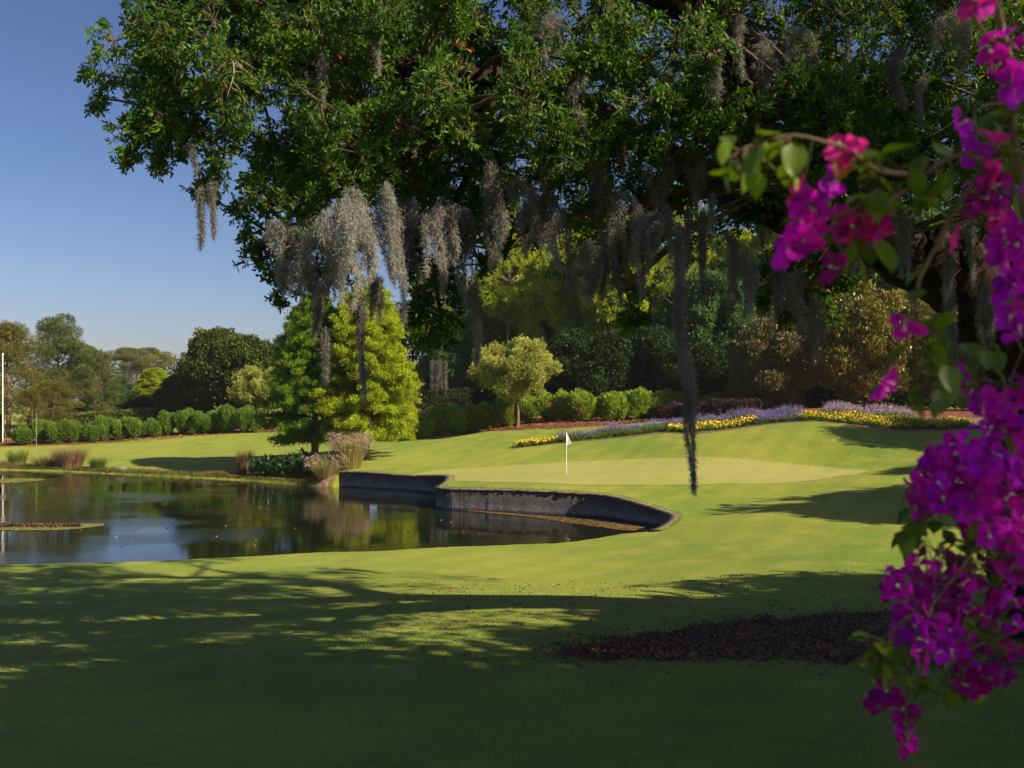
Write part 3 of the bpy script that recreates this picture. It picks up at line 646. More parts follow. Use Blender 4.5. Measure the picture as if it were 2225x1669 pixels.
# --- left background
BGT = [
 ('pine_y', 15, 100, 1.0, 1.0, 'pine_tree', 'yellowish open pine at the left edge of the picture'),
 ('pine', 128, 112, .86, .92, 'pine_tree', 'tallest dark pine of the left bank with a forked trunk'),
 ('pine_y', 118, 98, .62, .48, 'pine_tree', 'low yellow pine in front of the tall dark pine'),
 ('pine', 205, 104, .55, .62, 'pine_tree', 'short dense pine right of the tall dark pine'),
 ('wood_c', 248, 124, .62, .42, 'broadleaf_tree', 'small bluish green tree behind the moss hung cypress'),
 ('flattop', 279, 140, .78, .82, 'flat_topped_cypress', 'pale flat topped cypress hung with moss on a bare trunk'),
 ('flattop', 322, 150, .84, .86, 'flat_topped_cypress', 'darker flat topped cypress just behind the pale one'),
 ('cyp_b', 335, 112, .72, .52, 'conifer_tree', 'small yellow green conical tree left of the big dark oak'),
 ('under', 300, 108, .8, .5, 'broadleaf_tree', 'low dark tree under the flat topped cypresses'),
 ('oak_dark', 500, 101, 1.05, 1.0, 'oak_tree', 'large dense dark oak beyond the round shrubs'),
 ('oak_dark', 405, 104, .62, .56, 'oak_tree', 'low shoulder of dark oak foliage left of the large dark oak'),
 ('olive', 575, 94, .9, .85, 'broadleaf_tree', 'pale yellowish tree half hidden by the left bald cypress'),
 ('pine_y', 68, 96, .5, .42, 'pine_tree', 'small yellow brown pine behind the thin grey pole'),
 ('oak_dark', 618, 118, .7, .82, 'oak_tree', 'dark oak crown rising behind the left bald cypress'),
 ('wood_b', 905, 104, .5, .36, 'broadleaf_tree', 'small bright green tree right of the bald cypresses'),
 # woods
 ('tallpine', 930, 108, .8, .74, 'pine_tree', 'thin pine with brown twigs right of the bright cypress'),
 ('wood_c', 985, 102, .72, .62, 'broadleaf_tree', 'dark mossy tree behind the left end of the oleanders'),
 ('tallpine', 1100, 100, 1.0, .98, 'pine_tree', 'tall sunlit pine above the small pale tree'),
 ('wood_a', 1060, 112, .9, .80, 'broadleaf_tree', 'green tree behind the tall sunlit pine'),
 ('wood_b', 1195, 98, .82, .80, 'broadleaf_tree', 'bright leafy tree behind and right of the small pale tree'),
 ('wood_b', 1258, 104, 1.0, 1.02, 'broadleaf_tree', 'tall green tree in the middle of the woods'),
 ('wood_b', 1340, 94, .86, .98, 'broadleaf_tree', 'tall bright tree beyond the gap in the oleanders'),
 ('under', 1285, 86, 1.1, 1.15, 'broadleaf_tree', 'dark low tree behind the gap between the oleander rows'),
 ('under', 1390, 88, 1.15, 1.2, 'broadleaf_tree', 'dark low tree behind the second oleander row'),
 ('wood_c', 1430, 100, .95, .98, 'broadleaf_tree', 'bluish tree behind the long moss strand'),
 ('tallpine', 1480, 96, .95, .98, 'pine_tree', 'tall bright pine beyond the long moss strand'),
 ('wood_c', 1560, 92, .86, .76, 'broadleaf_tree', 'blue green tree left of the magnolias'),
 ('wood_b', 1620, 102, .9, .94, 'broadleaf_tree', 'bright topped tree behind the brownish magnolia'),
 ('wood_b', 1712, 98, 1.0, 1.0, 'broadleaf_tree', 'green tree behind the two magnolias'),
 ('wood_a', 1880, 96, 1.05, 1.1, 'broadleaf_tree', 'tall tree behind the golden magnolia'),
 ('wood_c', 2040, 92, 1.05, 1.1, 'broadleaf_tree', 'tall dark tree behind the oak limb'),
 ('wood_a', 2200, 90, 1.1, 1.1, 'broadleaf_tree', 'tall green tree at the right end of the woods'),
 ('wood_b', 1140, 114, 1.0, 1.05, 'broadleaf_tree', 'tall pale crown rising behind the sunlit pine'),
 ('wood_a', 1330, 116, 1.05, 1.12, 'broadleaf_tree', 'tallest crown in the back row of the woods'),
 ('wood_b', 1510, 112, 1.0, 1.0, 'broadleaf_tree', 'back row tree right of the long moss strand'),
 ('under', 1150, 92, 1.0, .9, 'broadleaf_tree', 'dark low tree right behind the small pale tree'),
 ('under', 1480, 84, .9, .95, 'broadleaf_tree', 'dark low tree between the oleanders and the magnolias'),
]
for i, (k, px, D, s, sz, nm, lab) in enumerate(BGT):
    put(k, nm, X(px, D), D, lab, 'trees beyond the shrubs' if i < 15 else 'trees of the woods behind the green', (i * 1.37) % 6.28, s, sz * (1 if i < 15 or k == 'under' else 1.27))
put('magnolia', 'magnolia_tree', X(1890, 76), 76, 'golden lit magnolia with rusty leaf backs behind the yellow flowers', 'magnolias', .5, 1.0, 1.08)
put('magnolia_b', 'magnolia_tree', X(1670, 77), 77, 'brownish round magnolia left of the golden one', 'magnolias', 1.5, 1.0, 1.0)
put('magnolia', 'magnolia_tree', X(2120, 74), 74, 'magnolia seen below the oak limb, right of the golden one', 'magnolias', 2.6, .82, .86)

def treeline(x0, y0, x1, y1, hh, seed, mat, label, n=26000):
    q = rng_(seed); u = q.random(n); x = x0 + (x1 - x0) * u; y = y0 + (y1 - y0) * u + q.standard_normal(n) * 1.5
    top = hh * (.68 + .16 * np.sin(x * .21 + seed) + .10 * np.sin(x * .57) + .06 * np.sin(x * 1.7)); z = H(x, y) + top * q.random(n) ** .75
    g = Geo(); leaves(g, np.stack([x, y, z], 1), unit(n, q) + [0, -.2, .4], .45, .3, q, a=np.round(q.random(n) * 6) / 6)
    tag(link('distant_trees', g.mesh('distant_trees', M[mat])), label, 'trees', kind='stuff')
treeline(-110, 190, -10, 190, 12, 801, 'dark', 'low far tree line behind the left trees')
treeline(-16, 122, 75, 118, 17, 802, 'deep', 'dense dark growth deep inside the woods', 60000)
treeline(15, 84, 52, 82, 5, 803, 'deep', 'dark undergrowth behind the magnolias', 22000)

# --- trees standing right of and behind the camera, whose shade falls into view
SH = [(14, 1.2, 1.12, 1.12), (30, 31, .95, 1.1), (38.5, 40, .9, 1.05), (39, 50, .8, 1.25), (19, 14, .8, .85), (18, 7.5, .95, 1.0)]
PROTO['shade'] = broad_tree('shade', 31, (0, 0, 7.6), (5.6, 5.4, 3.6), 46, (1.0, 2.0), 'mid', 95, .4, .25, 8, .4, k=3)
SHL = ['oak standing just right of the viewpoint', 'oak right of the putting green', 'second oak right of the putting green', 'tall oak right of the flower bed', 'oak right of the big moss hung oak', 'oak close to the right of the big moss hung oak']
for i, ((x, y, s, sz), l) in enumerate(zip(SH, SHL)):
    put('shade', 'oak_tree', x, y, l + ', outside the picture', 'oaks around the viewpoint', i * 1.1, s, sz)

# ------------------------------------------------------------------ shrubs and hedges
def shrub_mesh(name, seed, leafm, L=.12, W=.04, n=1500, k=3, up=.7, h=1.0, stems=True, lobes=9, flower=None):
    rg = rng_(seed); g = Geo()
    cc = np.concatenate([[[0, 0, .55 * h]], np.stack([(rg.random(lobes) - .5) * .9, (rg.random(lobes) - .5) * .9, (.35 + .4 * rg.random(lobes)) * h], 1)])
    rad = np.concatenate([[[.42, .42, .42 * h]], (.22 + .14 * rg.random(lobes))[:, None] * np.array([1, 1, h])])
    for c, r in zip(cc, rad):
        m = int(n * r[0] ** 2 * 6); d = unit(m, rg); p = c + d * r * (.7 + .3 * rg.random((m, 1)) ** .5) * (1 + .1 * rg.standard_normal((m, 1)))
        p[:, 2] = np.abs(p[:, 2]); dr = np.repeat(d, k, 0) * .6 + unit(m * k, rg) * .6 + [0, 0, up]
        leaves(g, np.repeat(p, k, 0), dr, L, W, rg, a=np.repeat(rg.random(m), k))
    tg = Geo(); m = 16; a = np.stack([(rg.random(m) - .5) * .12, (rg.random(m) - .5) * .12, np.zeros(m)], 1)
    sticks(tg, a, cc[rg.integers(0, len(cc), m)] + rg.standard_normal((m, 3)) * .1, .018)
    return tg.mesh(name + '_stems', M['twig']), g.mesh(name + '_foliage', M[leafm])
SHR = [shrub_mesh('shrub%d' % i, 40 + i, 'shrub') for i in range(4)]
OLE = [shrub_mesh('ole%d' % i, 50 + i, 'ole', .16, .045, 1000, 3, .9, 1.1) for i in range(3)]
PLM = [shrub_mesh('plum%d' % i, 56 + i, 'plum', .10, .05, 1300, 3, .5, 1.0) for i in range(2)]
def put_shrub(pr, name, x, y, label, group, w_, h_, rz, cat='shrub'):
    e = empty(name, (x, y, float(H(x, y)) - .03), label, cat, group); e.rotation_euler = (0, 0, rz); e.scale = (w_, w_, h_)
    link('stems', pr[0], e); link('foliage', pr[1], e); return e
ORD = ['first', 'second', 'third', 'fourth', 'fifth', 'sixth', 'seventh', 'eighth', 'ninth', 'tenth', 'eleventh', 'twelfth', 'thirteenth', 'fourteenth', 'fifteenth', 'sixteenth', 'seventeenth', 'eighteenth', 'nineteenth', 'twentieth']
row = [(50,968,26,40),(94,966,18,40),(127,966,17,40),(161,965,19,44),(195,963,17,40),(229,961,18,42),(259,959,16,38),(292,956,18,40),(328,953,18,40),(364,949,16,40),(398,947,20,45),(430,946,17,44),(460,944,20,46),(497,943,20,46),(530,942,19,46),(560,942,18,44)]
for i, (px, py, rw, hp) in enumerate(row):
    g0 = G(px, py); D = g0[1] + .7
    put_shrub(SHR[i % 4], 'round_shrub', X(px, D), D, ORD[i] + ' round green shrub from the left in the row along the mulch strip', 'round shrubs beyond the left lawn', rw * D / F * 1.68 * (.88 + .3 * ((i * 7) % 5) / 5), (hp + 2) * D / F * (.95 + .22 * ((i * 3) % 4) / 4), i * 1.7)
orow = [(905,78,24,50),(945,79,26,52),(985,79,25,50),(1022,80,24,50),(1058,80,24,50),(1092,80,24,50),(1150,80,27,50),(1190,80,25,52),(1225,79,22,52),(1258,78,24,58)]
for i, (px, D, rw, hp) in enumerate(orow):
    put_shrub(OLE[i % 3], 'oleander_shrub', X(px, D), D, ORD[i] + ' leafy oleander from the left in the row behind the small tree', 'oleanders behind the small tree', rw * D / F * 1.9, hp * D / F * 1.02, i * 2.1)
orow2 = [(1330,78,26,54),(1368,79,27,54),(1405,80,25,50),(1440,80,24,50),(1475,81,22,46)]
for i, (px, D, rw, hp) in enumerate(orow2):
    put_shrub(OLE[(i + 1) % 3], 'oleander_shrub', X(px, D), D, ORD[i] + ' bright oleander from the left, right of the dark gap', 'oleanders right of the gap', rw * D / F * 1.9, hp * D / F, i * 1.3 + .4)
for i, (px, D, rw, hp) in enumerate([(1540,78,26,42),(1580,79,26,40),(1620,80,24,36),(1725,80,24,34)]):
    put_shrub(SHR[i], 'green_shrub', X(px, D), D, ORD[i] + ' low green shrub from the left behind the plum coloured bushes', 'low green shrubs by the magnolias', rw * D / F * 1.9, hp * D / F, i * 1.9)
for i, (px, D, rw, hp) in enumerate([(1445,74,22,32),(1482,74,22,32),(1518,73,23,34),(1553,73,23,34),(1588,73,23,34),(1622,73,22,30)]):
    put_shrub(PLM[i % 2], 'plum_shrub', X(px, D), D, ORD[i] + ' dark plum coloured bush from the left behind the lavender flowers', 'plum bushes', rw * D / F * 1.9, hp * D / F, i * .9)
# pink oleander blooms scattered on the row: parts of nothing countable
rg = rng_(61); g = Geo()
for px, py in [(918,895),(930,900),(957,910),(980,905),(1052,905),(1108,900),(1116,890),(1170,907),(1172,908),(1262,893),(1255,890),(1195,880),(1100,910),(905,905)]:
    D = 76.8; c = P(px, py, D); m = 10; leaves(g, c + rg.standard_normal((m, 3)) * .09, unit(m, rg), .12, .1, rg)
o = tag(link('pink_oleander_blooms', g.mesh('pink_oleander_blooms', leaf_mat('pink_petals', [(.6, .08, .12), (.7, .2, .25)], .3, .6, (1, .8, .8)))), 'small pink blooms dotted over the oleander row', 'flowers', kind='stuff')

def hedge(name, x0, y0, x1, y1, hh, th, seed, label, leafm='hedge'):
    rg = rng_(seed); e = empty(name, (x0, y0, 0), label, 'hedge', 'clipped hedges'); ln = math.hypot(x1 - x0, y1 - y0)
    d = np.array([x1 - x0, y1 - y0]) / ln; nrm = np.array([-d[1], d[0]]); n = int(ln * (hh * 2 + th) * 95)
    u = rg.random(n) * ln; side = rg.random(n) * (2 * hh + th); s = np.where(side < hh, -th / 2, np.where(side < hh + th, side - hh - th / 2, th / 2)); zz = np.where(side < hh, side, np.where(side < hh + th, hh, side - hh - th))
    jit = rg.standard_normal((n, 3)) * .06; x = x0 + d[0] * u + nrm[0] * s; y = y0 + d[1] * u + nrm[1] * s
    p = np.stack([x, y, H(x, y) + zz], 1) + jit; g = Geo()
    outw = np.stack([nrm[0] * np.sign(s), nrm[1] * np.sign(s), (zz >= hh) * 1.0], 1)
    leaves(g, p - [x0, y0, 0], outw * .5 + unit(n, rg) * .9 + [0, 0, .3], .22, .13, rg)
    link('foliage', g.mesh('hedge_foliage', M[leafm]), e)
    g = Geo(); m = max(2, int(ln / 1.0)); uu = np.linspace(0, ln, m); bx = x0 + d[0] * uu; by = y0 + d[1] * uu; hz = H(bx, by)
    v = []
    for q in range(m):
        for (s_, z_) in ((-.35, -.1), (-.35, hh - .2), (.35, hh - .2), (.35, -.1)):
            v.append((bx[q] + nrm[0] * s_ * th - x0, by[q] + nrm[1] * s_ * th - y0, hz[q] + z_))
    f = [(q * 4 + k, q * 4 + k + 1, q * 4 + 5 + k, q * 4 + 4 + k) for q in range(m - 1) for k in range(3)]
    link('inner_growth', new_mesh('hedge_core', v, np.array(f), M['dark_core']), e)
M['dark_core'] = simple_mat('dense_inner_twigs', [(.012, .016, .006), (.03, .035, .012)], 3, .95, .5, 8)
hedge('clipped_hedge', X(60, 98), 98, X(335, 101), 101, 1.9, 1.4, 70, 'lower clipped hedge directly behind the round shrubs')
hedge('clipped_hedge', X(100, 106), 106, X(400, 110), 110, 2.5, 1.4, 71, 'higher clipped hedge seen above the lower one')
hedge('clipped_hedge', X(-120, 92), 91, X(16, 92), 90.5, 2.9, 1.6, 72, 'tall block of hedge at the left edge below the white pole')
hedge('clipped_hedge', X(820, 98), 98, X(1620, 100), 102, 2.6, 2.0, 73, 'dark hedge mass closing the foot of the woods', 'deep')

# ------------------------------------------------------------------ flower beds (uncountable planting)
def band(px, t0, t1, n, rg):
    """points between front and back of the bed whose view column lies in px range"""
    cols = BF[:, 0] / BF[:, 1] * F + CX; ok = np.where((cols >= px[0]) & (cols <= px[1]))[0]
    i = rg.choice(ok, n); v = (t0 + (t1 - t0) * rg.random((n, 1))); p = BF[i] * (1 - v) + BB[i] * v + rg.standard_normal((n, 2)) * [.12, .04]
    return p
def flower_mass(name, px, t0, t1, n, h, petal, label, seed, spike=False, ldens=9, fs=.048):
    rg = rng_(seed); p = band(px, t0, t1, n, rg); z = H(p[:, 0], p[:, 1]); hv_ = h * (.65 + .5 * rg.random(n)) * (1 + .2 * np.sin(p[:, 0] * 2.1))
    e = bpy.data.objects.new(name, None); C.objects.link(e); tag(e, label, 'flowers', kind='stuff')
    g = Geo(); k = ldens; q = np.repeat(np.column_stack([p, z]), k, 0); q[:, 2] += rg.random(n * k) * np.repeat(hv_, k) * (.6 if spike else .85); q[:, :2] += rg.standard_normal((n * k, 2)) * .06
    leaves(g, q, unit(n * k, rg) + [0, 0, .7], .12, .05, rg); link('foliage', g.mesh(name + '_foliage', M['bedleaf']), e)
    g = Geo()
    if spike:
        k = 7; q = np.repeat(np.column_stack([p, z + hv_ * .62]), k, 0); q[:, 2] += np.tile(np.linspace(0, 1, k), n) * np.repeat(hv_, k) * .55; q[:, :2] += rg.standard_normal((n * k, 2)) * .012
        leaves(g, q, unit(n * k, rg) + [0, 0, .6], .06, .045, rg)
    else:
        m = n; q = np.column_stack([p, z + hv_ * (.72 + .35 * rg.random(n))]) + rg.standard_normal((n, 3)) * [.05, .05, 0]
        ang = np.arange(6) / 6 * 6.283; tilt = unit(m, rg) * .6 + [.1, -.5, .7]; tilt /= np.linalg.norm(tilt, axis=1)[:, None]
        u = np.cross(tilt, [[1.0, 0, 0]]); u /= np.linalg.norm(u, axis=1)[:, None]; w_ = np.cross(tilt, u); r = fs * (.7 + .6 * rg.random(m))
        vv = (q[:, None] + (np.cos(ang)[None, :, None] * u[:, None] + np.sin(ang)[None, :, None] * w_[:, None]) * r[:, None, None]).reshape(-1, 3)
        g.add(vv, np.arange(m * 6).reshape(m, 6), rg.random(m))
    link('blooms', g.mesh(name + '_blooms', M[petal]), e)
flower_mass('yellow_flowers', (1120, 1206), .1, .9, 430, .36, 'yellow', 'yellow marigolds at the left tip of the bed beside the flag', 80)
flower_mass('yellow_flowers', (1455, 1640), .12, .5, 950, .38, 'yellow', 'yellow marigolds along the middle of the bed beside the long moss strand', 81)
flower_mass('yellow_flowers', (1740, 2110), .08, .55, 2600, .36, 'yellow', 'broad band of small yellow flowers on top of the right mound', 82, fs=.035)
flower_mass('purple_salvia', (1205, 1470), .35, 1.15, 700, .46, 'purple', 'violet salvia spikes between the flag and the long moss strand', 83, True)
flower_mass('low_green_edging', (1205, 1462), .15, .5, 900, .3, 'bedleaf', 'green edging plants in front of the violet salvia', 86, fs=.02)
flower_mass('purple_salvia', (1450, 1650), .55, 1.3, 700, .46, 'purple', 'violet salvia behind the middle yellow flowers', 84, True)
flower_mass('purple_salvia', (1640, 1748), .1, 1.1, 900, .46, 'purple', 'violet salvia between the two long yellow bands', 87, True)
flower_mass('lilac_salvia', (1790, 1990), .6, 1.15, 900, .5, 'lilac', 'pale lilac salvia behind the right yellow flowers', 85, True)

# ------------------------------------------------------------------ waterside plants
def clump(name, x, y, label, cat, mat, n, h, r, seed, w_=.012, arch=.5, segs=4, extra=None, group=None, z=None):
    rg = rng_(seed); z = float(HN(x, y)) - .05 if z is None else z
    e = empty(name, (x, y, z), label, cat, group); g = Geo()
    a = rg.random(n) * 6.283; rr_ = r * .45 * np.sqrt(rg.random(n)); b0 = np.stack([np.cos(a) * rr_, np.sin(a) * rr_, np.zeros(n)], 1)
    out = np.stack([np.cos(a), np.sin(a), np.zeros(n)], 1); hh = h * (.55 + .5 * rg.random(n)); ar = arch * r * (.3 + rg.random(n)) ; sd_ = np.cross(out, unit(n, rg)); sd_ /= np.linalg.norm(sd_, axis=1)[:, None]
    rows = []
    for s in range(segs + 1):
        t_ = s / segs; p = b0 + out * (ar * t_ ** 1.7)[:, None] + np.array([0, 0, 1]) * (hh * (t_ - .28 * arch * t_ ** 3))[:, None]
        wd = w_ * (1 - t_ * .95); rows += [p - sd_ * wd, p + sd_ * wd]
    v = np.stack(rows, 1).reshape(-1, 3); k = np.arange(n)[:, None] * (2 * (segs + 1)); av = rg.random(n)
    fs = [k + np.array([[2 * s, 2 * s + 1, 2 * s + 3, 2 * s + 2]]) for s in range(segs)]
    g.add(v, np.concatenate(fs), np.tile(av, segs)); link('blades', g.mesh(name + '_blades', M[mat]), e)
    if extra == 'plume':
        g = Geo(); sel = rg.random(n) < .13; tip = (b0 + out * ar[:, None] + np.array([0, 0, 1]) * (hh * (1 - .28 * arch))[:, None])[sel]; m = len(tip); k_ = 22
        t_ = rg.random((m, k_, 1)); p = tip[:, None] + out[sel][:, None] * .25 * (t_ - .3) + np.array([0, 0, -.12]) * t_ ** 2 + np.array([0, 0, .12])
        leaves(g, p.reshape(-1, 3), np.repeat(out[sel], k_, 0) * .6 + unit(m * k_, rg) * .5, .10, .014, rg); link('plumes', g.mesh(name + '_plumes', M['plume']), e)
    return e
def at_shore(px, D): return X(px, D), D
x_, y_ = at_shore(760, 62.2); clump('fountain_grass', x_, y_, 'large clump of pinkish fountain grass at the left end of the stone wall', 'ornamental grass', 'pampas', 2600, 2.5, 1.5, 90, .012, .42, 5, 'plume')
x_, y_ = at_shore(708, 60.3); clump('fountain_grass', x_, y_, 'smaller straggling fountain grass leaning over the end of the wall', 'ornamental grass', 'pampas', 800, 1.9, 1.1, 91, .012, .6, 5, 'plume', z=-1.0)
x_, y_ = at_shore(532, 66.3); clump('rush_clump', x_, y_, 'brown purple rush clump left of the broad leaved plants', 'rush clump', 'rush', 1500, 1.9, 1.1, 92, .012, .3)
x_, y_ = at_shore(152, 73.9); clump('rush_clump', x_, y_, 'wide brown rush clump, the biggest on the far bank', 'rush clump', 'rush', 2400, 1.75, 1.9, 93, .013, .35)
x_, y_ = at_shore(100, 74.6); clump('rush_clump', x_, y_, 'tan grassy clump left of the widest brown one', 'rush clump', 'pampas', 1200, 1.2, 1.7, 94, .013, .4)
x_, y_ = at_shore(212, 72.6); clump('rush_clump', x_, y_, 'low green grassy clump right of the widest brown one', 'rush clump', 'reed', 900, 1.1, 1.0, 95, .013, .4)
x_, y_ = at_shore(38, 76.6); clump('reed_clump', x_, y_, 'green iris reeds at the far left bank', 'reeds', 'reed', 500, 1.35, 1.4, 96, .03, .25)
x_, y_ = at_shore(-5, 75.6); clump('rush_clump', x_, y_, 'tan grass tuft cut by the left edge of the picture', 'rush clump', 'rush', 500, .7, 1.5, 97, .013, .5)
for i, (px, D, hh, lab) in enumerate([(470, 67.2, .45, 'short dry grass tuft on the bank between the rock and the rushes'), (500, 66.4, .5, 'short brown tuft just left of the brown purple rushes'), (55, 75.2, .5, 'short tan tuft below the green iris reeds')]):
    x_, y_ = at_shore(px, D); clump('grass_tuft', x_, y_, lab, 'grass tuft', 'rush', 350, hh, .9, 98 + i, .012, .6)
# bank edge grasses
rg = rng_(105); g = Geo(); n = 11000; cf = catmull(np.array([[p[0], p[1]] for p in shf]), 200); i = rg.integers(0, 200, n); q = cf[i] + rg.standard_normal((n, 2)) * [.2, .0] + np.stack([np.zeros(n), rg.random(n) ** 2 * 1.3 + .05], 1)
leaves(g, np.column_stack([q, H(q[:, 0], q[:, 1])]), unit(n, rg) * .5 + [0, 0, 1], .18, .03, rg)
tag(link('bank_grass', g.mesh('bank_grass', M['bank'])), 'short dry grass fringing the far bank of the pond', 'grass', kind='stuff')
# broad leaved waterside plants
def canna(x, y, seed, label, n=26, h=1.3, r=.8):
    rg = rng_(seed); e = empty('broad_leaved_plant', (x, y, float(HN(x, y)) - .05), label, 'waterside plant', 'broad leaved plants under the cypress')
    g = Geo(); tg = Geo(); a = rg.random(n) * 6.283; rr_ = r * np.sqrt(rg.random(n)); hh = h * (.35 + .65 * rg.random(n))
    b = np.stack([np.cos(a) * rr_ * .5, np.sin(a) * rr_ * .5, np.zeros(n)], 1); t_ = np.stack([np.cos(a) * rr_, np.sin(a) * rr_, hh], 1)
    sticks(tg, b, t_, .012); k = 7; d = np.stack([np.cos(a), np.sin(a), .35 * np.ones(n)], 1)
    leaves(g, np.repeat(t_, k, 0) - rg.random((n * k, 1)) * np.repeat(t_ - b, k, 0) * .4, np.repeat(d, k, 0) * .6 + unit(n * k, rg) * .8, .42, .17, rg, .45, .25)
    link('stems', tg.mesh('canna_stems', M['reed']), e); link('leaves', g.mesh('canna_leaves', M['canna']), e)
for i, (px, D) in enumerate([(575, 65.2), (600, 64.6), (622, 65.0), (640, 64.0), (662, 63.6), (680, 62.8), (650, 65.5), (698, 62.2)]):
    canna(X(px, D), D, 110 + i, ORD[i] + ' dark broad leaved plant from the left on the bank under the cypress')
# rock
def rock(x, y, s, seed, label):
    rg = rng_(seed); import bmesh
    bm = bmesh.new(); bmesh.ops.create_icosphere(bm, subdivisions=3, radius=1)
    for v in bm.verts:
        c = v.co; k = 1 + .18 * math.sin(3 * c.x + seed) * math.cos(4 * c.y) + .08 * math.sin(9 * c.z + 5 * c.x); v.co = Vector((c.x * s[0] * k, c.y * s[1] * k, c.z * s[2] * k))
    me = bpy.data.meshes.new('rock'); bm.to_mesh(me); bm.free(); me.materials.append(M['rock'])
    tag(link('rock', me, None, (x, y, float(H(x, y)) + s[2] * .3)), label, 'rock')
gr = G(263, 1023); rock(gr[0], gr[1], (.42, .3, .22), 3, 'flat brown rock at the water line between the rush clumps and the shaded bank')

# ------------------------------------------------------------------ poles and flag
gf = G(1231, 1032)
e = empty('golf_flagstick', tuple(gf), 'white golf flag on a thin white pole standing in the putting green', 'flagstick')
g = Geo(); tube(g, np.array([[0, 0, -.1], [0, 0, .6], [0, 0, 2.18]]), [.016, .014, .012], 10); link('pole', g.mesh('flag_pole', M['white'], True), e)
nu, nv = 14, 9; v = []
for i in range(nu):
    for j in range(nv):
        u = i / (nu - 1); t_ = j / (nv - 1); ht = .56 * (1 - u) + .02; zz = 2.15 - .42 * u - ht * t_ + 0.0
        zz = 2.15 - (t_ * .66) * (1 - u) - u * .50; v.append((.014 + .26 * u, .05 * math.sin(u * 6 + t_ * 2) * u, zz))
ix = np.arange(nu * nv).reshape(nu, nv); fa = np.stack([ix[:-1, :-1], ix[1:, :-1], ix[1:, 1:], ix[:-1, 1:]], -1).reshape(-1, 4)
link('flag', new_mesh('flag', v, fa, M['cloth'], True), e)
g = Geo(); a = np.linspace(0, 6.283, 24, endpoint=False); r_ = .055
me = new_mesh('hole_cup', [(math.cos(k) * r_, math.sin(k) * r_, .016) for k in a], np.array([range(24)]), M['dark_core']); link('cup', me, e)
gp = G(79, 986); e = empty('thin_pole', tuple(gp), 'thin grey pole standing on the far bank above the rushes', 'pole')
g = Geo(); hh = 84 * gp[1] / F; tube(g, np.array([[0, 0, -.1], [0, 0, hh]]), [.022, .02], 8); link('shaft', g.mesh('thin_pole_shaft', M['grey'], True), e)
g = Geo(); tube(g, np.array([[0, 0, hh], [0, 0, hh + .07]]), [.045, .03], 8); link('cap', g.mesh('thin_pole_cap', M['grey'], True), e)
D = 89; e = empty('white_pole', (X(6, D), D, float(H(X(6, D), D))), 'tall white pole at the left edge in front of the pines', 'pole')
g = Geo(); zt_ = CAMZ + (870 - 772) * D / F - e.location[2]; tube(g, np.array([[0, 0, -.1], [0, 0, zt_]]), [.045, .035], 10); link('shaft', g.mesh('white_pole_shaft', M['white'], True), e)
g = Geo(); tube(g, np.array([[0, 0, zt_], [0, 0, zt_ + .12], [0, 0, zt_ + .2]]), [.075, .08, .02], 8); link('finial', g.mesh('finial', M['white'], True), e)

# ------------------------------------------------------------------ the big oak
rg = rng_(200)
oak = empty('live_oak', (0, 0, 0), 'huge live oak spreading over the top of the view with a dark trunk at right', 'tree')
limbs = [
 ('trunk', [(2290,1400,16.6),(2262,1200,16.6),(2250,1000,16.5),(2235,860,16.4),(2190,740,16.2),(2120,640,15.9),(2050,560,15.6)], [1.0,.8,.72,.70,.68,.6,.5]),
 ('limb', [(2120,640,15.9),(2020,570,15.5),(1900,520,15.2),(1790,480,14.8),(1680,455,14.3),(1560,400,13.9),(1430,330,13.4),(1290,245,13),(1180,225,12.6),(1110,250,12.4),(1060,300,12.2)], [.55,.5,.42,.33,.27,.24,.2,.17,.13,.11,.06]),
 ('limb', [(2235,860,16.4),(2240,600,16.2),(2250,300,15.5),(2200,0,14.6),(2120,-300,13.8)], [.65,.5,.42,.34,.2]),
 ('limb', [(1790,480,14.8),(1690,350,14.2),(1620,200,13.4),(1580,60,12.8),(1560,-200,12.2),(1500,-450,12)], [.34,.28,.24,.22,.17,.1]),
 ('limb', [(1290,245,13),(1120,180,12.3),(930,150,11.8),(760,160,11.5),(620,120,11.2),(520,150,11),(430,200,10.8),(330,240,10.6)], [.17,.15,.12,.1,.08,.06,.04,.02]),
 ('limb', [(1580,60,12.8),(1350,-40,12.2),(1050,-60,11.8),(760,-20,11.4),(560,0,11.2),(380,50,11)], [.2,.16,.13,.1,.07,.03]),
 ('limb', [(1120,180,12.3),(980,300,11.8),(850,360,11.4),(740,400,11.2),(640,460,11),(570,540,10.9)], [.13,.1,.08,.06,.04,.02]),
 ('limb', [(1900,520,15.2),(1830,560,14.6),(1770,600,14.2),(1720,640,14),(1690,700,13.9)], [.16,.11,.08,.05,.02]),
 ('limb', [(1560,400,13.9),(1460,430,13.4),(1380,480,13),(1340,560,12.8),(1370,660,12.7)], [.08,.055,.035,.022,.012]),
 ('limb', [(1060,300,12.2),(1000,420,12),(960,520,11.9),(950,620,11.8),(960,700,11.8)], [.07,.055,.04,.03,.015]),
]
skel = []
for nm, pts, rad in limbs:
    p = catmull(np.array([P(*q) for q in pts]), len(pts) * 5); r = np.interp(np.linspace(0, 1, len(p)), np.linspace(0, 1, len(rad)), rad)
    p = p + rg.standard_normal(p.shape) * (r * .07)[:, None]; g = Geo(); tube(g, p, r, 14 if r[0] > .2 else 8, .04, rg); link(nm, g.mesh(nm, M['bark'], True), oak); skel.append(p)
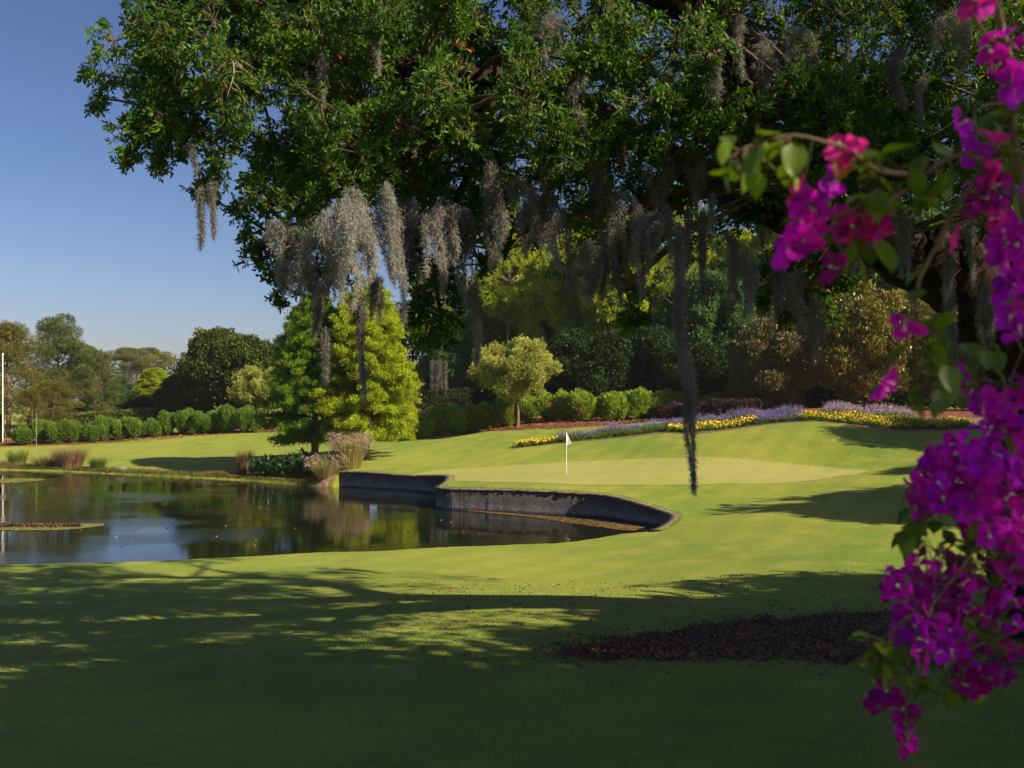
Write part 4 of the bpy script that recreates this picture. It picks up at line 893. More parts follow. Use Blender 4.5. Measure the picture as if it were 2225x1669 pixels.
# extra limbs over the viewpoint side so that the crown is a real volume
for pts, rad in [([P(2120,-300,13.8), P(1900,-700,12.5), P(1500,-900,11.5)], [.22,.16,.06]), ([P(1500,-450,12), P(1100,-700,11.5), P(800,-600,11.2)], [.07,.05,.02]), ([P(2250,300,15.5), P(2300,0,17), P(2000,-250,17.5), P(1600,-300,17)], [.3,.2,.12,.05]), ([P(1790,480,14.8), P(1750,250,15.8), P(1500,80,16.4), P(1250,-50,16.4)], [.2,.14,.09,.04]), ([P(1180,225,12.6), P(1000,60,13.6), P(820,0,14.2)], [.1,.06,.03])]:
    p = catmull(np.array(pts), 14); g = Geo(); tube(g, p, np.linspace(rad[0], rad[-1], 14), 8); link('limb', g.mesh('limb', M['bark'], True), oak); skel.append(p)
SK = np.concatenate(skel)

def in_poly(poly, x, y):
    poly = np.array(poly, float); b = np.roll(poly, -1, 0); ins = np.zeros(len(x), bool)
    for (ax, ay), (bx, by) in zip(poly, b):
        c = (ay > y) != (by > y); xi = (bx - ax) * (y - ay) / (by - ay + 1e-12) + ax; ins ^= c & (x < xi)
    return ins
# foliage masses of the crown: centre (view column, row), depth, radius (m)
BL = []
def fill(poly, n, r0, r1, d0, d1, seed):
    q = rng_(seed); pa = np.array(poly); lo, hi = pa.min(0), pa.max(0); k = 0
    while k < n:
        x, y = lo[0] + q.random() * (hi[0] - lo[0]), lo[1] + q.random() * (hi[1] - lo[1])
        if in_poly(poly, np.array([x]), np.array([y]))[0]:
            BL.append((x, y, d0 + (d1 - d0) * q.random(), r0 + (r1 - r0) * q.random())); k += 1
# outer left lobe, sunlit
fill([(330,20),(270,110),(260,200),(330,260),(480,240),(600,200),(640,60),(560,-40),(380,-40)], 26, .26, .42, 10.2, 11.4, 1)
fill([(260,160),(290,240),(330,330),(400,330),(450,260),(400,150)], 9, .2, .3, 10.4, 11, 2)
for q in [(220,215,10.7,.16),(250,90,10.7,.2),(222,160,10.7,.17),(275,345,10.6,.15),(330,350,10.6,.17),(300,300,10.6,.17),(370,300,10.7,.2),(435,395,10.8,.13),(465,370,10.8,.16),(488,330,10.8,.17),(510,280,10.9,.2),(455,430,10.8,.10),(520,210,11,.28),(540,395,11,.14),(520,462,10.9,.12),(555,520,10.9,.2),(560,440,11,.22),(545,560,10.9,.14),(600,590,10.9,.18),(612,640,10.9,.10),(640,560,11,.2),(350,0,10.9,.3),(300,35,10.8,.2)]: BL.append(q)
# main mass
fill([(600,-60),(640,200),(590,280),(580,420),(600,540),(660,560),(720,430),(850,400),(980,420),(1080,380),(1000,200),(1050,60),(900,-60)], 104, .3, .5, 10.5, 14.6, 3)
fill([(1000,-60),(1060,80),(1000,200),(1090,400),(1160,520),(1330,520),(1420,450),(1560,440),(1620,300),(1620,-60)], 70, .26, .44, 10.8, 16.5, 4)
fill([(1560,-60),(1560,300),(1640,440),(1760,400),(1850,460),(2000,420),(2225,480),(2300,300),(2300,-60)], 118, .38, .6, 11.0, 18.5, 5)
# hanging branches below the mass
fill([(870,420),(850,560),(900,640),(900,700),(950,770),(1000,740),(1020,600),(1090,540),(1080,430)], 34, .10, .22, 11.2, 12.4, 6)
fill([(1320,480),(1335,600),(1365,725),(1405,710),(1400,600),(1430,500)], 15, .09, .18, 12.4, 13.2, 7)
fill([(1640,540),(1660,660),(1760,700),(1840,720),(1880,600),(1800,530)], 28, .10, .22, 13.6, 14.6, 8)
fill([(1560,400),(1590,470),(1680,470),(1750,420)], 8, .2, .32, 13.3, 14.3, 9)
for q in [(1530,500,13.4,.18),(1500,540,13.3,.16),(1240,560,12.6,.2),(1700,700,14,.14),(680,620,11,.2),(730,600,11.2,.2),(700,560,11.2,.25)]: BL.append(q)
fill([(560,40),(560,200),(1000,300),(1280,330),(1500,300),(1560,60),(1300,-40)], 34, .26, .36, 9.7, 10.8, 21)
fill([(1650,180),(1560,300),(1640,380),(1800,420),(2100,330),(2100,180)], 26, .26, .36, 10.2, 11.4, 22)
# crown above the frame and behind it
fill([(330,-60),(700,-500),(1300,-1100),(2400,-1100),(2500,-60)], 95, .5, .8, 10.8, 17.5, 10)
fill([(500,-60),(900,-420),(1900,-420),(1900,-60)], 50, .5, .8, 13, 18, 14)
fill([(1900,-60),(2050,200),(2250,300),(2500,200),(2500,-400),(1900,-400)], 26, .45, .7, 13.5, 17, 15)
fill([(900,-100),(1200,-700),(2600,-700),(2700,300),(2350,400),(2300,-60)], 40, .6, .9, 12, 19, 12)
g = Geo(); tg = Geo(); BLw = []
for bi, (px, py, D, r) in enumerate(BL):
    c = P(px, py, D); BLw.append((c, r))
    k = np.argmin(((SK - c) ** 2).sum(1) * (1 + 1.2 * rg.random(len(SK)))); a = SK[k]; L_ = np.linalg.norm(c - a)
    tube(tg, catmull([a, (a + c) / 2 + rg.standard_normal(3) * .06 * L_ + [0, 0, .06 * L_], c], 6), np.linspace(.012 + .014 * L_, .009, 6), 5, cap=False)
    big = py < -120; nsub = int(7 + 14 * r) if not big else 9
    e_ = c + unit(nsub, rg) * r * (.35 + .55 * rg.random((nsub, 1))) * (.65 + .7 * rg.random(3))
    sticks(tg, np.repeat(c[None], nsub, 0), e_, .007)
    nr = (7 if r > .24 else 4) if not big else 9; s = np.repeat(e_, nr, 0); d = unit(len(s), rg); outd = np.repeat(e_ - c, nr, 0); outd /= np.linalg.norm(outd, axis=1)[:, None]
    d = d + outd * .5; d /= np.linalg.norm(d, axis=1)[:, None]; d = d * (.6 + .8 * rg.random(3))
    rp = s + d * (.06 + r * .5 * rg.random((len(s), 1)))
    sticks(tg, s, rp, .0035)
    kk = 9; rpp = np.repeat(rp, kk, 0); dd_ = np.repeat(d, kk, 0)
    rpp = rpp - dd_ * rg.random((len(rpp), 1)) * .07
    ll = dd_ * .55 + unit(len(rpp), rg) * .85 + [0, 0, .12]
    sc_ = 1.0 if not big else 1.75
    tone = np.clip(.42 + .2 * rg.standard_normal() + .22 * rg.standard_normal(len(rp)), 0, .8)
    leaves(g, rpp, ll, .078 * sc_, .027 * sc_, rg, .64, .22, a=np.repeat(tone, kk))
link('twigs', tg.mesh('oak_twigs', M['twig']), oak); link('crown', g.mesh('oak_crown', M['oakleaf']), oak)
print('oak leaf polys', sum(len(x) for x in g.f[3]), 'blobs', len(BL))
# dead rusty leaf sprigs
g = Geo()
for px, py, D in [(1000,148,11.6),(1010,95,11.6),(985,190,11.6),(865,275,11.3),(1225,88,12),(815,125,11.3),(955,160,11.4),(1110,470,12),(812,498,11),(1318,553,12.4),(1120,465,12.2),(735,118,11.2)]:
    m = 7; leaves(g, P(px, py, D - .6) + rg.standard_normal((m, 3)) * .03, unit(m, rg), .09, .04, rg)
link('dead_leaves', g.mesh('dead_leaves', M['redleaf']), oak)
# bare twig spray hanging in the left lobe
g = Geo(); a0 = P(505, 130, 10.1); tip = P(492, 215, 10.0); main = catmull([a0, P(508, 160, 10), tip], 10); tube(g, main, np.linspace(.012, .004, 10), 5)
for k in range(18):
    i = rg.integers(0, 8); s = main[i]; t1 = s + np.array([rg.choice([-1, 1]) * (.08 + .16 * rg.random()), rg.standard_normal() * .05, -.05 - .16 * rg.random()]); mid = (s + t1) / 2 + [0, 0, .03]
    tube(g, catmull([s, mid, t1], 6), np.linspace(.005, .002, 6), 4, cap=False)
link('bare_twig_spray', g.mesh('bare_twig_spray', M['dead']), oak)
for a_, b_ in [((1400, 60), (1360, 95)), ((2090, 250), (2010, 300)), ((770, 150), (735, 190)), ((800, 310), (770, 370)), ((1770, 215), (1740, 260)), ((810, 330), (745, 420))]:
    g = Geo(); D = 10.6; p0, p1 = P(*a_, D), P(*b_, D); tube(g, catmull([p0, (p0 + p1) / 2 + rg.standard_normal(3) * .04, p1], 8), np.linspace(.009, .003, 8), 4, cap=False); link('bare_twig', g.mesh('bare_twig', M['dead']), oak)

# ------------------------------------------------------------------ spanish moss
def moss(pts, wid, D, seed, label, dens=1.0, group='hanging moss in the big oak', shade=.5):
    """pts: column/row pairs down the strand, wid: width in metres along it"""
    D = 10.0 + (D - 10.4) * .4 if D > 10.45 else D - .4; rg = rng_(seed); path = np.array([P(px, py, D) for px, py in pts]); L_ = np.linalg.norm(np.diff(path, axis=0), axis=1).sum()
    m = 60; pc_ = catmull(path, m); wd = np.interp(np.linspace(0, 1, m), np.linspace(0, 1, len(wid)), wid) * (.45 + .55 * smooth(0, .3, np.linspace(0, 1, m)))
    area = L_ * wd.mean(); n = int(area * 21000 * dens) + 80
    # strands: sub-centrelines wobbling inside the width
    ns = max(2, int(wd.max() / .05)); so_ = (rg.random(ns) - .5) * 1.0; yo = (rg.random(ns) - .5) * .9; en = .62 + .38 * rg.random(ns); en[rg.integers(0, ns)] = 1.0
    si = rg.integers(0, ns, n); stt = .16 * rg.random(ns); t_ = stt[si] + rg.random(n) * (en[si] - stt[si]); i = t_ * (m - 1); i0 = i.astype(int); i1 = np.minimum(i0 + 1, m - 1); fr_ = (i - i0)[:, None]
    c = pc_[i0] * (1 - fr_) + pc_[i1] * fr_; ww = wd[i0]
    th = np.clip(1.15 - t_ / en[si], .25, 1)
    off = so_[si] * ww + .13 * ww * np.sin(t_ * 9 + si * 2.1); offy = yo[si] * ww + .1 * ww * np.cos(t_ * 8 + si)
    sp = (.012 + .10 * ww) * th
    p = c + np.stack([off + rg.standard_normal(n) * sp, offy + rg.standard_normal(n) * sp, rg.standard_normal(n) * .02], 1)
    d = unit(n, rg) * .8 + [0, 0, -.75]; d /= np.linalg.norm(d, axis=1)[:, None]; l = .035 + .045 * rg.random(n)
    s_ = np.cross(d, unit(n, rg)); s_ /= np.linalg.norm(s_, axis=1)[:, None]; bend = np.cross(d, s_)
    w_ = .0023; q0 = p; q1 = p + d * l[:, None] * .5 + bend * l[:, None] * .22; q2 = p + d * l[:, None]
    v = np.stack([q0 - s_ * w_, q0 + s_ * w_, q1 + s_ * w_, q1 - s_ * w_, q2], 1).reshape(-1, 3); k = np.arange(n)[:, None] * 5
    g = Geo(); av = np.clip(shade + .5 * (rg.random(n) - .5) + .25 * (t_ - .5), 0, 1)
    o0 = path[0]; v = v - o0
    g.v.append(v); g.n = len(v); g.f[4] = [k + np.array([0, 1, 2, 3])]; g.a[4] = [av]; g.f[3] = [k + np.array([3, 2, 4])]; g.a[3] = [av]
    o = link('spanish_moss', g.mesh('spanish_moss', M['moss']), None, tuple(o0)); tag(o, label, 'moss', group); return o
MOSS = [
 ([(437,395),(436,460),(437,540)], [.06,.10,.02], 10.8, 'thin dark moss tail hanging lowest below the left lobe, against the sky', 1.5, .2),
 ([(462,395),(464,440),(466,512)], [.06,.09,.02], 10.8, 'second dark moss tail against the sky, right beside the longest of the left lobe', 1.5, .2),
 ([(410,310),(417,340),(424,375)], [.03,.06,.03], 10.7, 'short wisp of moss between the leaves of the left lobe', 1.2, .25),
 ([(700,470),(690,540),(682,620),(678,655)], [.2,.42,.30,.08], 10.7, 'wide grey moss curtain at the left of the hanging curtains', 1.0, .55),
 ([(770,400),(765,500),(768,580),(760,668)], [.3,.50,.42,.10], 10.4, 'broadest pale grey moss curtain above the cypress', 1.1, .7),
 ([(838,400),(850,500),(862,600),(872,700)], [.2,.26,.20,.08], 10.6, 'long pale moss curtain right of the broadest one', 1.1, .65),
 ([(620,560),(625,600),(622,640)], [.1,.22,.1], 10.8, 'pale moss tuft at the lower left edge of the crown', 1.0, .7),
 ([(682,610),(685,670),(682,725)], [.16,.17,.05], 11.2, 'dark moss block below the left curtain', 1.5, .25),
 ([(703,700),(706,760),(704,800),(710,830)], [.05,.09,.08,.03], 11.2, 'narrow dark moss tail in front of the shaded cypress', 1.4, .3),
 ([(790,620),(789,700),(791,780),(794,870)], [.03,.04,.10,.05], 10.9, 'long thin moss cord hanging in front of the bright cypress', 1.4, .35),
 ([(805,590),(808,640),(806,690)], [.08,.07,.03], 11.4, 'thin dark moss fringe above the bright cypress tip', 1.4, .2),
 ([(826,590),(824,640),(825,690)], [.08,.08,.03], 11.4, 'thin dark moss fringe right of the cypress tip', 1.4, .2),
 ([(885,420),(890,500),(888,580)], [.25,.24,.1], 11.8, 'dark brown moss curtain between two paler ones', 1.2, .2),
 ([(948,420),(955,500),(958,560),(962,640)], [.25,.26,.2,.05], 11.2, 'brownish moss curtain above the hanging oak branch', 1.0, .5),
 ([(1060,340),(1058,430),(1060,520),(1065,580)], [.2,.24,.2,.1], 11.6, 'dark moss curtain over the tall pine top', 1.1, .3),
 ([(1025,590),(1028,660),(1030,730),(1032,790)], [.10,.09,.11,.04], 11.7, 'thin moss tail left of the small pale tree', 1.1, .4),
 ([(1185,420),(1188,480),(1186,560)], [.28,.28,.06], 12.2, 'feathery grey moss against the sky in the middle', .8, .5),
 ([(1120,380),(1130,440),(1128,500)], [.15,.2,.06], 12.2, 'small grey moss tuft left of the feathery one', .8, .5),
 ([(1272,520),(1274,590),(1280,655)], [.2,.27,.06], 12.2, 'grey moss tail in front of the tall green wood', 1.1, .45),
 ([(1345,400),(1340,500),(1346,580),(1352,660)], [.26,.2,.16,.05], 12.3, 'long grey moss tail left of the longest one', 1.1, .4),
 ([(1445,440),(1448,500),(1450,560)], [.12,.12,.05], 12.6, 'narrow moss tail just left of the longest strand', 1.0, .4),
 ([(1468,440),(1470,520),(1472,600),(1468,680),(1478,760),(1494,850),(1495,930),(1503,1000),(1508,1070)], [.10,.13,.12,.21,.18,.16,.13,.07,.02], 11.2, 'longest moss strand of all, hanging down in front of the putting green', 1.35, .5),
 ([(1526,440),(1528,540),(1526,650)], [.12,.14,.04], 12.8, 'dark moss tail right of the longest strand', 1.1, .3),
 ([(1612,540),(1612,620),(1615,690)], [.15,.28,.06], 13.4, 'brown moss tuft below the sky gap', .9, .4),
 ([(1770,640),(1775,700),(1772,790)], [.2,.22,.1], 13.6, 'faint brown moss in front of the brownish magnolia', .6, .4),
 ([(1655,480),(1657,520),(1660,560)], [.03,.05,.02], 13.4, 'tiny moss wisp in the sky gap', 1.0, .3),
 ([(2065,480),(2068,580),(2075,700),(2085,820)], [.1,.1,.14,.06], 13.6, 'moss tail against the dark trunk, right of the golden magnolia', 1.0, .5),
 ([(2105,470),(2110,540),(2112,620)], [.1,.12,.04], 13.4, 'shorter moss tail against the dark trunk', 1.0, .5),
 ([(1955,430),(1960,520),(1965,600)], [.12,.2,.08], 13.4, 'moss hanging from the big limb behind the flowers', 1.0, .5),
 ([(1850,480),(1855,540),(1858,590)], [.1,.16,.05], 13.4, 'moss tuft hanging from the limb left of the flowers', 1.0, .45),
 ([(2130,620),(2135,700),(2140,800)], [.2,.2,.08], 14.2, 'brown moss at the left side of the trunk', 1.0, .4),
 ([(822,20),(823,80),(825,160)], [.12,.16,.05], 11, 'moss high in the crown near the top of the view', .9, .35),
 ([(1210,20),(1200,80),(1190,140)], [.3,.26,.1], 11.6, 'moss clump high in the crown above the sky holes', .8, .35),
 ([(1330,10),(1335,80),(1330,150)], [.25,.22,.08], 11.9, 'moss clump high in the crown left of the vertical limb', .8, .3),
 ([(1560,60),(1562,150),(1560,240)], [.2,.2,.1], 12, 'moss on the vertical limb near the top of the view', .8, .35),
 ([(1660,80),(1664,160),(1668,230)], [.25,.25,.1], 12, 'moss right of the vertical limb', .6, .35),
 ([(1730,60),(1735,120),(1740,200)], [.25,.25,.1], 12, 'pale moss between the leaves at upper right', .6, .45),
 ([(2060,20),(2070,80),(2080,150)], [.3,.32,.1], 12.4, 'moss at upper right behind the magenta blooms', .7, .4),
 ([(1290,340),(1290,410),(1292,470)], [.3,.28,.1], 12.4, 'dark moss clump in the middle of the crown', .9, .25),
 ([(1420,330),(1425,390),(1430,450)], [.35,.3,.1], 12.8, 'brown moss clump under the main limb', .9, .25),
 ([(1500,330),(1500,380),(1505,440)], [.3,.26,.1], 13, 'brown moss clump right under the main limb', .9, .25),
]
for i, (pts, wd, D, lab, dn, sh) in enumerate(MOSS): moss(pts, wd, D, 300 + i, lab, dn, shade=sh)
wr = rng_(390)
WS = [(595,470,90),(640,490,110),(655,440,130),(735,440,170),(800,440,150),(820,450,200),(905,420,150),(925,460,110),(985,430,130),(1010,450,170),(1085,420,120),(1140,440,90),(1155,390,130),(1215,460,110),(1235,480,140),(1300,490,150),(1320,440,170),(1375,430,120),(1390,460,160),(1420,450,110),(1495,440,130),(1550,420,110),(1580,500,120),(1640,560,110),(1690,560,130),(1735,580,120),
 (900,200,110),(700,120,90),(1110,120,110),(1270,160,120),(1450,150,130),(1500,60,120),(1610,20,140),(1780,130,120),(1840,60,110),(1960,90,120),(2010,160,110),(1700,300,110),(1350,260,110),(1180,300,100)]
for i, (px, py, ln) in enumerate(WS):
    wd = .06 + .16 * wr.random(); moss([(px, py), (px + 8 * wr.standard_normal(), py + ln * .5), (px + 8 * wr.standard_normal(), py + ln * (1 + .3 * wr.random()))], [wd * .7, wd, wd * .8, .03], 10.6 + 2.4 * wr.random(), 400 + i,
         'short grey moss wisp, one of the many among the leaves of the big oak', 1.0, 'small moss wisps in the big oak', .25 + .35 * wr.random())
# moss on the distant flat topped cypresses and the mossy wood tree
for i, (px, t0, t1, D, wdt, lab) in enumerate([(278, 775, 860, 139, 1.6, 'pale moss veil around the trunk of the pale flat topped cypress'), (300, 770, 830, 139.5, 1.2, 'moss veil right of the pale flat topped trunk'), (955, 780, 870, 98, 1.2, 'dark moss veil at the left end of the woods')]):
    rg = rng_(360 + i); n = 2600; p0 = P(px, t0, D); hgt = (t1 - t0) * D / F
    x = (rg.random(n) - .5) * wdt * (.5 + .5 * rg.random(n)); cs = (rg.random(14) - .5) * 2.6 * (.4 + .6 * rg.random(14)); cl_ = .3 + .7 * rg.random(14); ci = rg.integers(0, 14, n); x = cs[ci] + rg.standard_normal(n) * .07; z = -rg.random(n) ** .8 * hgt * cl_[ci]
    g = Geo(); leaves(g, np.stack([x, rg.standard_normal(n) * .5, z], 1), unit(n, rg) * .3 + [0, 0, -1], .3, .04, rg, a=np.zeros(n))
    tag(link('spanish_moss', g.mesh('far_moss', M['moss']), None, tuple(p0)), lab, 'moss', 'moss on far trees')

# ------------------------------------------------------------------ bougainvillea
bou = empty('bougainvillea', tuple(np.array([1.35, 1.9, 2.25])), 'bougainvillea with magenta blooms arching in from the right, close to the viewpoint', 'flowering shrub')
BO = np.array([1.35, 1.9, 2.25])
def mbract(name, cols, trans=.5):
    m = leaf_mat(name, cols, trans, .6, (1, .75, 1), spec=.2, big=.9, nscale=45); return m
BM = [mbract('magenta_bract', [(.55, .004, .46), (.70, .008, .58), (.8, .02, .66)]), mbract('purple_bract', [(.44, .003, .56), (.58, .006, .68), (.66, .02, .74)]), mbract('pink_bract', [(.66, .01, .26), (.74, .03, .34), (.78, .06, .38)]), mbract('dark_magenta_bract', [(.26, .003, .20), (.34, .004, .26), (.4, .01, .3)]), mbract('peach_bract', [(.7, .25, .12), (.75, .32, .16)])]
BLF = leaf_mat('bougainvillea_leaf', [(.02, .06, .02), (.045, .11, .02), (.13, .2, .015)], .35, .35, (1, 1, .3), spec=.5, nscale=8)
BLY = leaf_mat('young_bougainvillea_leaf', [(.10, .18, .01), (.17, .26, .012)], .45, .35, (1, 1, .3), spec=.4, nscale=8)
def bract_mesh(seed, mat):
    rg = rng_(seed); V = []; Fc = []; nU, nV = 7, 7; base = 0; op = .5 + .35 * rg.random()
    for b in range(3):
        a = b * 2.094 + rg.normal() * .15; ca, sa = math.cos(a), math.sin(a); ln = .030 * (.9 + .25 * rg.random()); wdt = .0135 * (.9 + .3 * rg.random()); tw = rg.normal() * .25
        for i in range(nU):
            u = i / (nU - 1); wv_ = wdt * (math.sin(math.pi * min(1, u * .93 + .05)) ** .62) * (1.0 if u < .98 else .25); rad = ln * (u ** .9) * math.sin(op + .75 * u) + .002; zz = ln * u * math.cos(op + .65 * u)
            for j in range(nV):
                s = (j / (nV - 1) - .5) * 2; y = s * wv_; cup = (1 - s * s) * .0045 * (1 - u) + .0016 * math.sin(s * 7 + u * 9 + b) ; r2 = rad + cup
                V.append((ca * r2 - sa * (y + tw * .004 * u), sa * r2 + ca * y, zz + .003 * abs(s) ** 1.5 + .001 * math.sin(8 * u + 3 * s)))
        ix = base + np.arange(nU * nV).reshape(nU, nV); Fc.append(np.stack([ix[:-1, :-1], ix[1:, :-1], ix[1:, 1:], ix[:-1, 1:]], -1).reshape(-1, 4)); base += nU * nV
    f = np.concatenate(Fc); return new_mesh('blossom', V, f, mat, True, rng_(seed + 1).random(len(f)) * .3 + .35)
BMESH = [[bract_mesh(400 + 10 * i + j, m) for j in range(4)] for i, m in enumerate(BM)]
g = Geo(); tube(g, np.array([[0, 0, 0], [0, 0, .010], [.001, 0, .017]]), [.0012, .001, .0012], 6); ang = np.arange(5) / 5 * 6.283
st = np.stack([.0035 * np.cos(ang), .0035 * np.sin(ang), np.full(5, .019)], 1); leaves(g, np.repeat([[.001, 0, .0175]], 5, 0), np.stack([np.cos(ang), np.sin(ang), .5 * np.ones(5)], 1), .004, .004, rng_(1))
STM = g.mesh('floret', simple_mat('cream_floret', [(.7, .66, .4), (.8, .77, .55)], 5, .6, 0))
def bl_leaf(seed, mat):
    rg = rng_(seed); V = []; nU, nV = 7, 5; ln, wd_ = .05, .018; cv = .3 + .4 * rg.random()
    for i in range(nU):
        u = i / (nU - 1); wv_ = wd_ * (math.sin(math.pi * u ** .75) ** .8) + .0003
        for j in range(nV):
            s = (j / (nV - 1) - .5) * 2; V.append((ln * u, s * wv_, abs(s) * .004 - cv * ln * u * u * .6 + .001 * math.sin(9 * u + 2 * s)))
    ix = np.arange(nU * nV).reshape(nU, nV); f = np.stack([ix[:-1, :-1], ix[1:, :-1], ix[1:, 1:], ix[:-1, 1:]], -1).reshape(-1, 4)
    return new_mesh('leaf', V, f, mat, True, rng_(seed + 1).random() * np.ones(len(f)))
LMESH = [bl_leaf(460 + j, BLF) for j in range(5)]; LYM = [bl_leaf(470 + j, BLY) for j in range(3)]
rg = rng_(500)
stems = [
 [(2440,1800,2.0),(2400,1300,1.95),(2330,900,1.85),(2260,600,1.7),(2215,330,1.6),(2195,120,1.55),(2150,-60,1.5)],
 [(2215,330,1.6),(2150,345,1.5),(2080,330,1.45),(2000,380,1.42),(1930,430,1.4),(1880,460,1.4),(1800,470,1.42),(1745,500,1.42)],
 [(2000,380,1.42),(1930,370,1.38),(1880,350,1.35),(1830,320,1.33),(1740,300,1.32),(1650,320,1.32),(1600,350,1.32)],
 [(2150,345,1.5),(2090,430,1.5),(2040,520,1.5),(2000,600,1.5),(1985,700,1.5),(1990,800,1.52),(2010,900,1.54)],
 [(2330,900,1.85),(2240,980,1.8),(2160,1040,1.75),(2070,1060,1.72),(1990,1060,1.7),(1965,1090,1.7)],
 [(2240,980,1.8),(2150,1130,1.78),(2080,1250,1.76),(2020,1330,1.76),(1990,1420,1.78),(1970,1520,1.8),(1968,1610,1.8)],
 [(2400,1300,1.95),(2280,1240,1.9),(2150,1230,1.85),(2030,1240,1.8),(1950,1265,1.8)],
 [(2400,1300,1.95),(2300,1330,1.9),(2180,1380,1.85),(2080,1420,1.82),(2050,1480,1.82)],
 [(2020,1330,1.76),(1960,1350,1.76),(1910,1400,1.78),(1880,1430,1.78)],
 [(2070,1060,1.72),(2030,1110,1.7),(1985,1140,1.7),(1955,1160,1.7)],
 [(2330,900,1.85),(2230,850,1.8),(2160,830,1.75),(2090,815,1.72)],
 [(2195,120,1.55),(2150,90,1.5),(2110,30,1.48),(2080,-20,1.48)],
 [(2260,600,1.7),(2200,640,1.62),(2190,700,1.6),(2215,760,1.6)],
]
SS = []
for i, s in enumerate(stems):
    p = catmull(np.array([P(*q) for q in s]), 8 * len(s)); p += np.cumsum(rg.standard_normal(p.shape), 0) * .0008; SS.append(p)
    g = Geo(); r0 = .014 if i == 0 else .0045; pp_ = p
    if i == 0: pp_ = np.vstack([[[1.5, 2.0, float(H(1.5, 2.0)) - .05]], p])
    tube(g, pp_ - BO, np.linspace(r0, r0 * .35, len(pp_)), 7); link('branch', g.mesh('branch', M['twig'], True), bou)
SB = np.concatenate(SS); tw_a, tw_b = [], []
def blossom(px, py, D, col, s=1.0):
    p = P(px, py, D) ; to = np.array([-p[0], -p[1], CAMZ - p[2]]); to /= np.linalg.norm(to); d = to * .75 + unit(1, rg)[0] * .8 + [0, 0, .1]; d /= np.linalg.norm(d)
    o = link('blossom', BMESH[col][rg.integers(0, 4)], bou, tuple(p - BO - d * .012)); o.rotation_mode = 'QUATERNION'
    q = Vector(d).to_track_quat('Z', 'Y') @ Vector((0, 0, 1)).rotation_difference(Vector((0, 0, 1))); o.rotation_quaternion = q
    k = s * (.72 + .28 * rg.random()); o.scale = (k, k, k)
    if rg.random() < .6: link('floret', STM, o)
    j = np.argmin(((SB - p) ** 2).sum(1)); tw_a.append(SB[j]); tw_b.append(p - d * .012)
    return o
def leafo(px, py, D, young=False, s=1.0):
    p = P(px, py, D); d = unit(1, rg)[0] * .9 + [0, -.1, -.35]; d /= np.linalg.norm(d)
    o = link('leaf', (LYM if young else LMESH)[rg.integers(0, 3)], bou, tuple(p - BO)); o.rotation_mode = 'QUATERNION'
    o.rotation_quaternion = Vector(d).to_track_quat('X', 'Z'); k = s * (.75 + .45 * rg.random()); o.scale = (k, k, k)
    j = np.argmin(((SB - p) ** 2).sum(1)); tw_a.append(SB[j]); tw_b.append(p); return o
single = [(2115,0,1.45,2),(2140,8,1.45,0),(2180,62,1.5,0),(2150,108,1.5,0),(2205,100,1.5,3),(2170,140,1.52,3),(2205,150,1.5,0),(2190,185,1.5,1),(2215,200,1.5,1),(2093,266,1.42,1),(2170,292,1.42,2),
 (1822,312,1.33,2),(1845,325,1.34,2),(1835,352,1.36,4),(1722,405,1.36,2),(1745,425,1.38,0),(1812,395,1.38,1),(1800,410,1.4,1),(1765,455,1.4,0),(1740,480,1.4,0),(1762,492,1.4,0),(1735,530,1.4,0),(1750,515,1.4,0),(1712,545,1.4,1),
 (1835,480,1.42,3),(1850,490,1.42,2),(1872,462,1.4,0),(1905,455,1.42,1),(1895,485,1.42,0),(1912,515,1.42,0),(1890,500,1.43,2),
 (2115,330,1.5,1),(2140,345,1.5,1),(2150,372,1.48,2),(2125,385,1.5,0),(2165,400,1.5,3),(2140,430,1.5,3),(2120,450,1.52,3),(2205,408,1.55,1),(2180,440,1.55,1),
 (2083,522,1.45,2),(1808,580,1.42,3),(2155,475,1.5,2),(2185,465,1.5,0),(2205,490,1.5,0),(2180,505,1.5,0),(2210,530,1.52,1),(2175,545,1.55,1),(2200,570,1.55,0),(2180,600,1.55,1),(2205,620,1.55,1),(2190,630,1.55,1),
 (2195,690,1.5,1),(2215,715,1.5,1),(2220,680,1.5,3),(1965,710,1.42,0),(1935,832,1.42,0),(1925,845,1.43,1),
 (2090,820,1.72,1),(2110,850,1.72,0),(2130,870,1.75,1),(1905,1515,1.8,3),(1925,1500,1.8,3),(1908,1530,1.8,3),(1961,1540,1.8,3),(1965,1572,1.8,0),(1975,1605,1.8,0),(1968,1620,1.8,3)]
for q in single: blossom(q[0], q[1], q[2], q[3], 1.0 if q[2] < 1.6 else .95)
def fillb(poly, n, d0, d1, seed, cols):
    q = rng_(seed); pa = np.array(poly); lo, hi = pa.min(0), pa.max(0); k = 0; kept = []
    tries = 0
    while k < n and tries < 6000:
        tries += 1; x, y = lo[0] + q.random() * (hi[0] - lo[0]), lo[1] + q.random() * (hi[1] - lo[1])
        if in_poly(poly, np.array([x]), np.array([y]))[0] and all((x - a) ** 2 + (y - b) ** 2 > 25 ** 2 for a, b in kept):
            kept.append((x, y)); blossom(x, y, d0 + (d1 - d0) * q.random(), cols[q.integers(0, len(cols))]); k += 1
fillb([(2240,820),(2170,850),(2120,900),(2130,960),(2060,960),(2000,1010),(1960,1060),(1985,1110),(2060,1090),(2110,1160),(2240,1200)], 74, 1.6, 1.85, 1, [0, 1, 1, 0, 3])
fillb([(2020,990),(1990,1050),(2240,1240),(2240,940)], 18, 1.62, 1.75, 7, [0, 1, 0, 1, 3])
fillb([(1985,1190),(1930,1240),(1920,1275),(1970,1320),(2060,1330),(2100,1260),(2060,1200),(2020,1220)], 24, 1.75, 1.85, 2, [1, 0, 3])
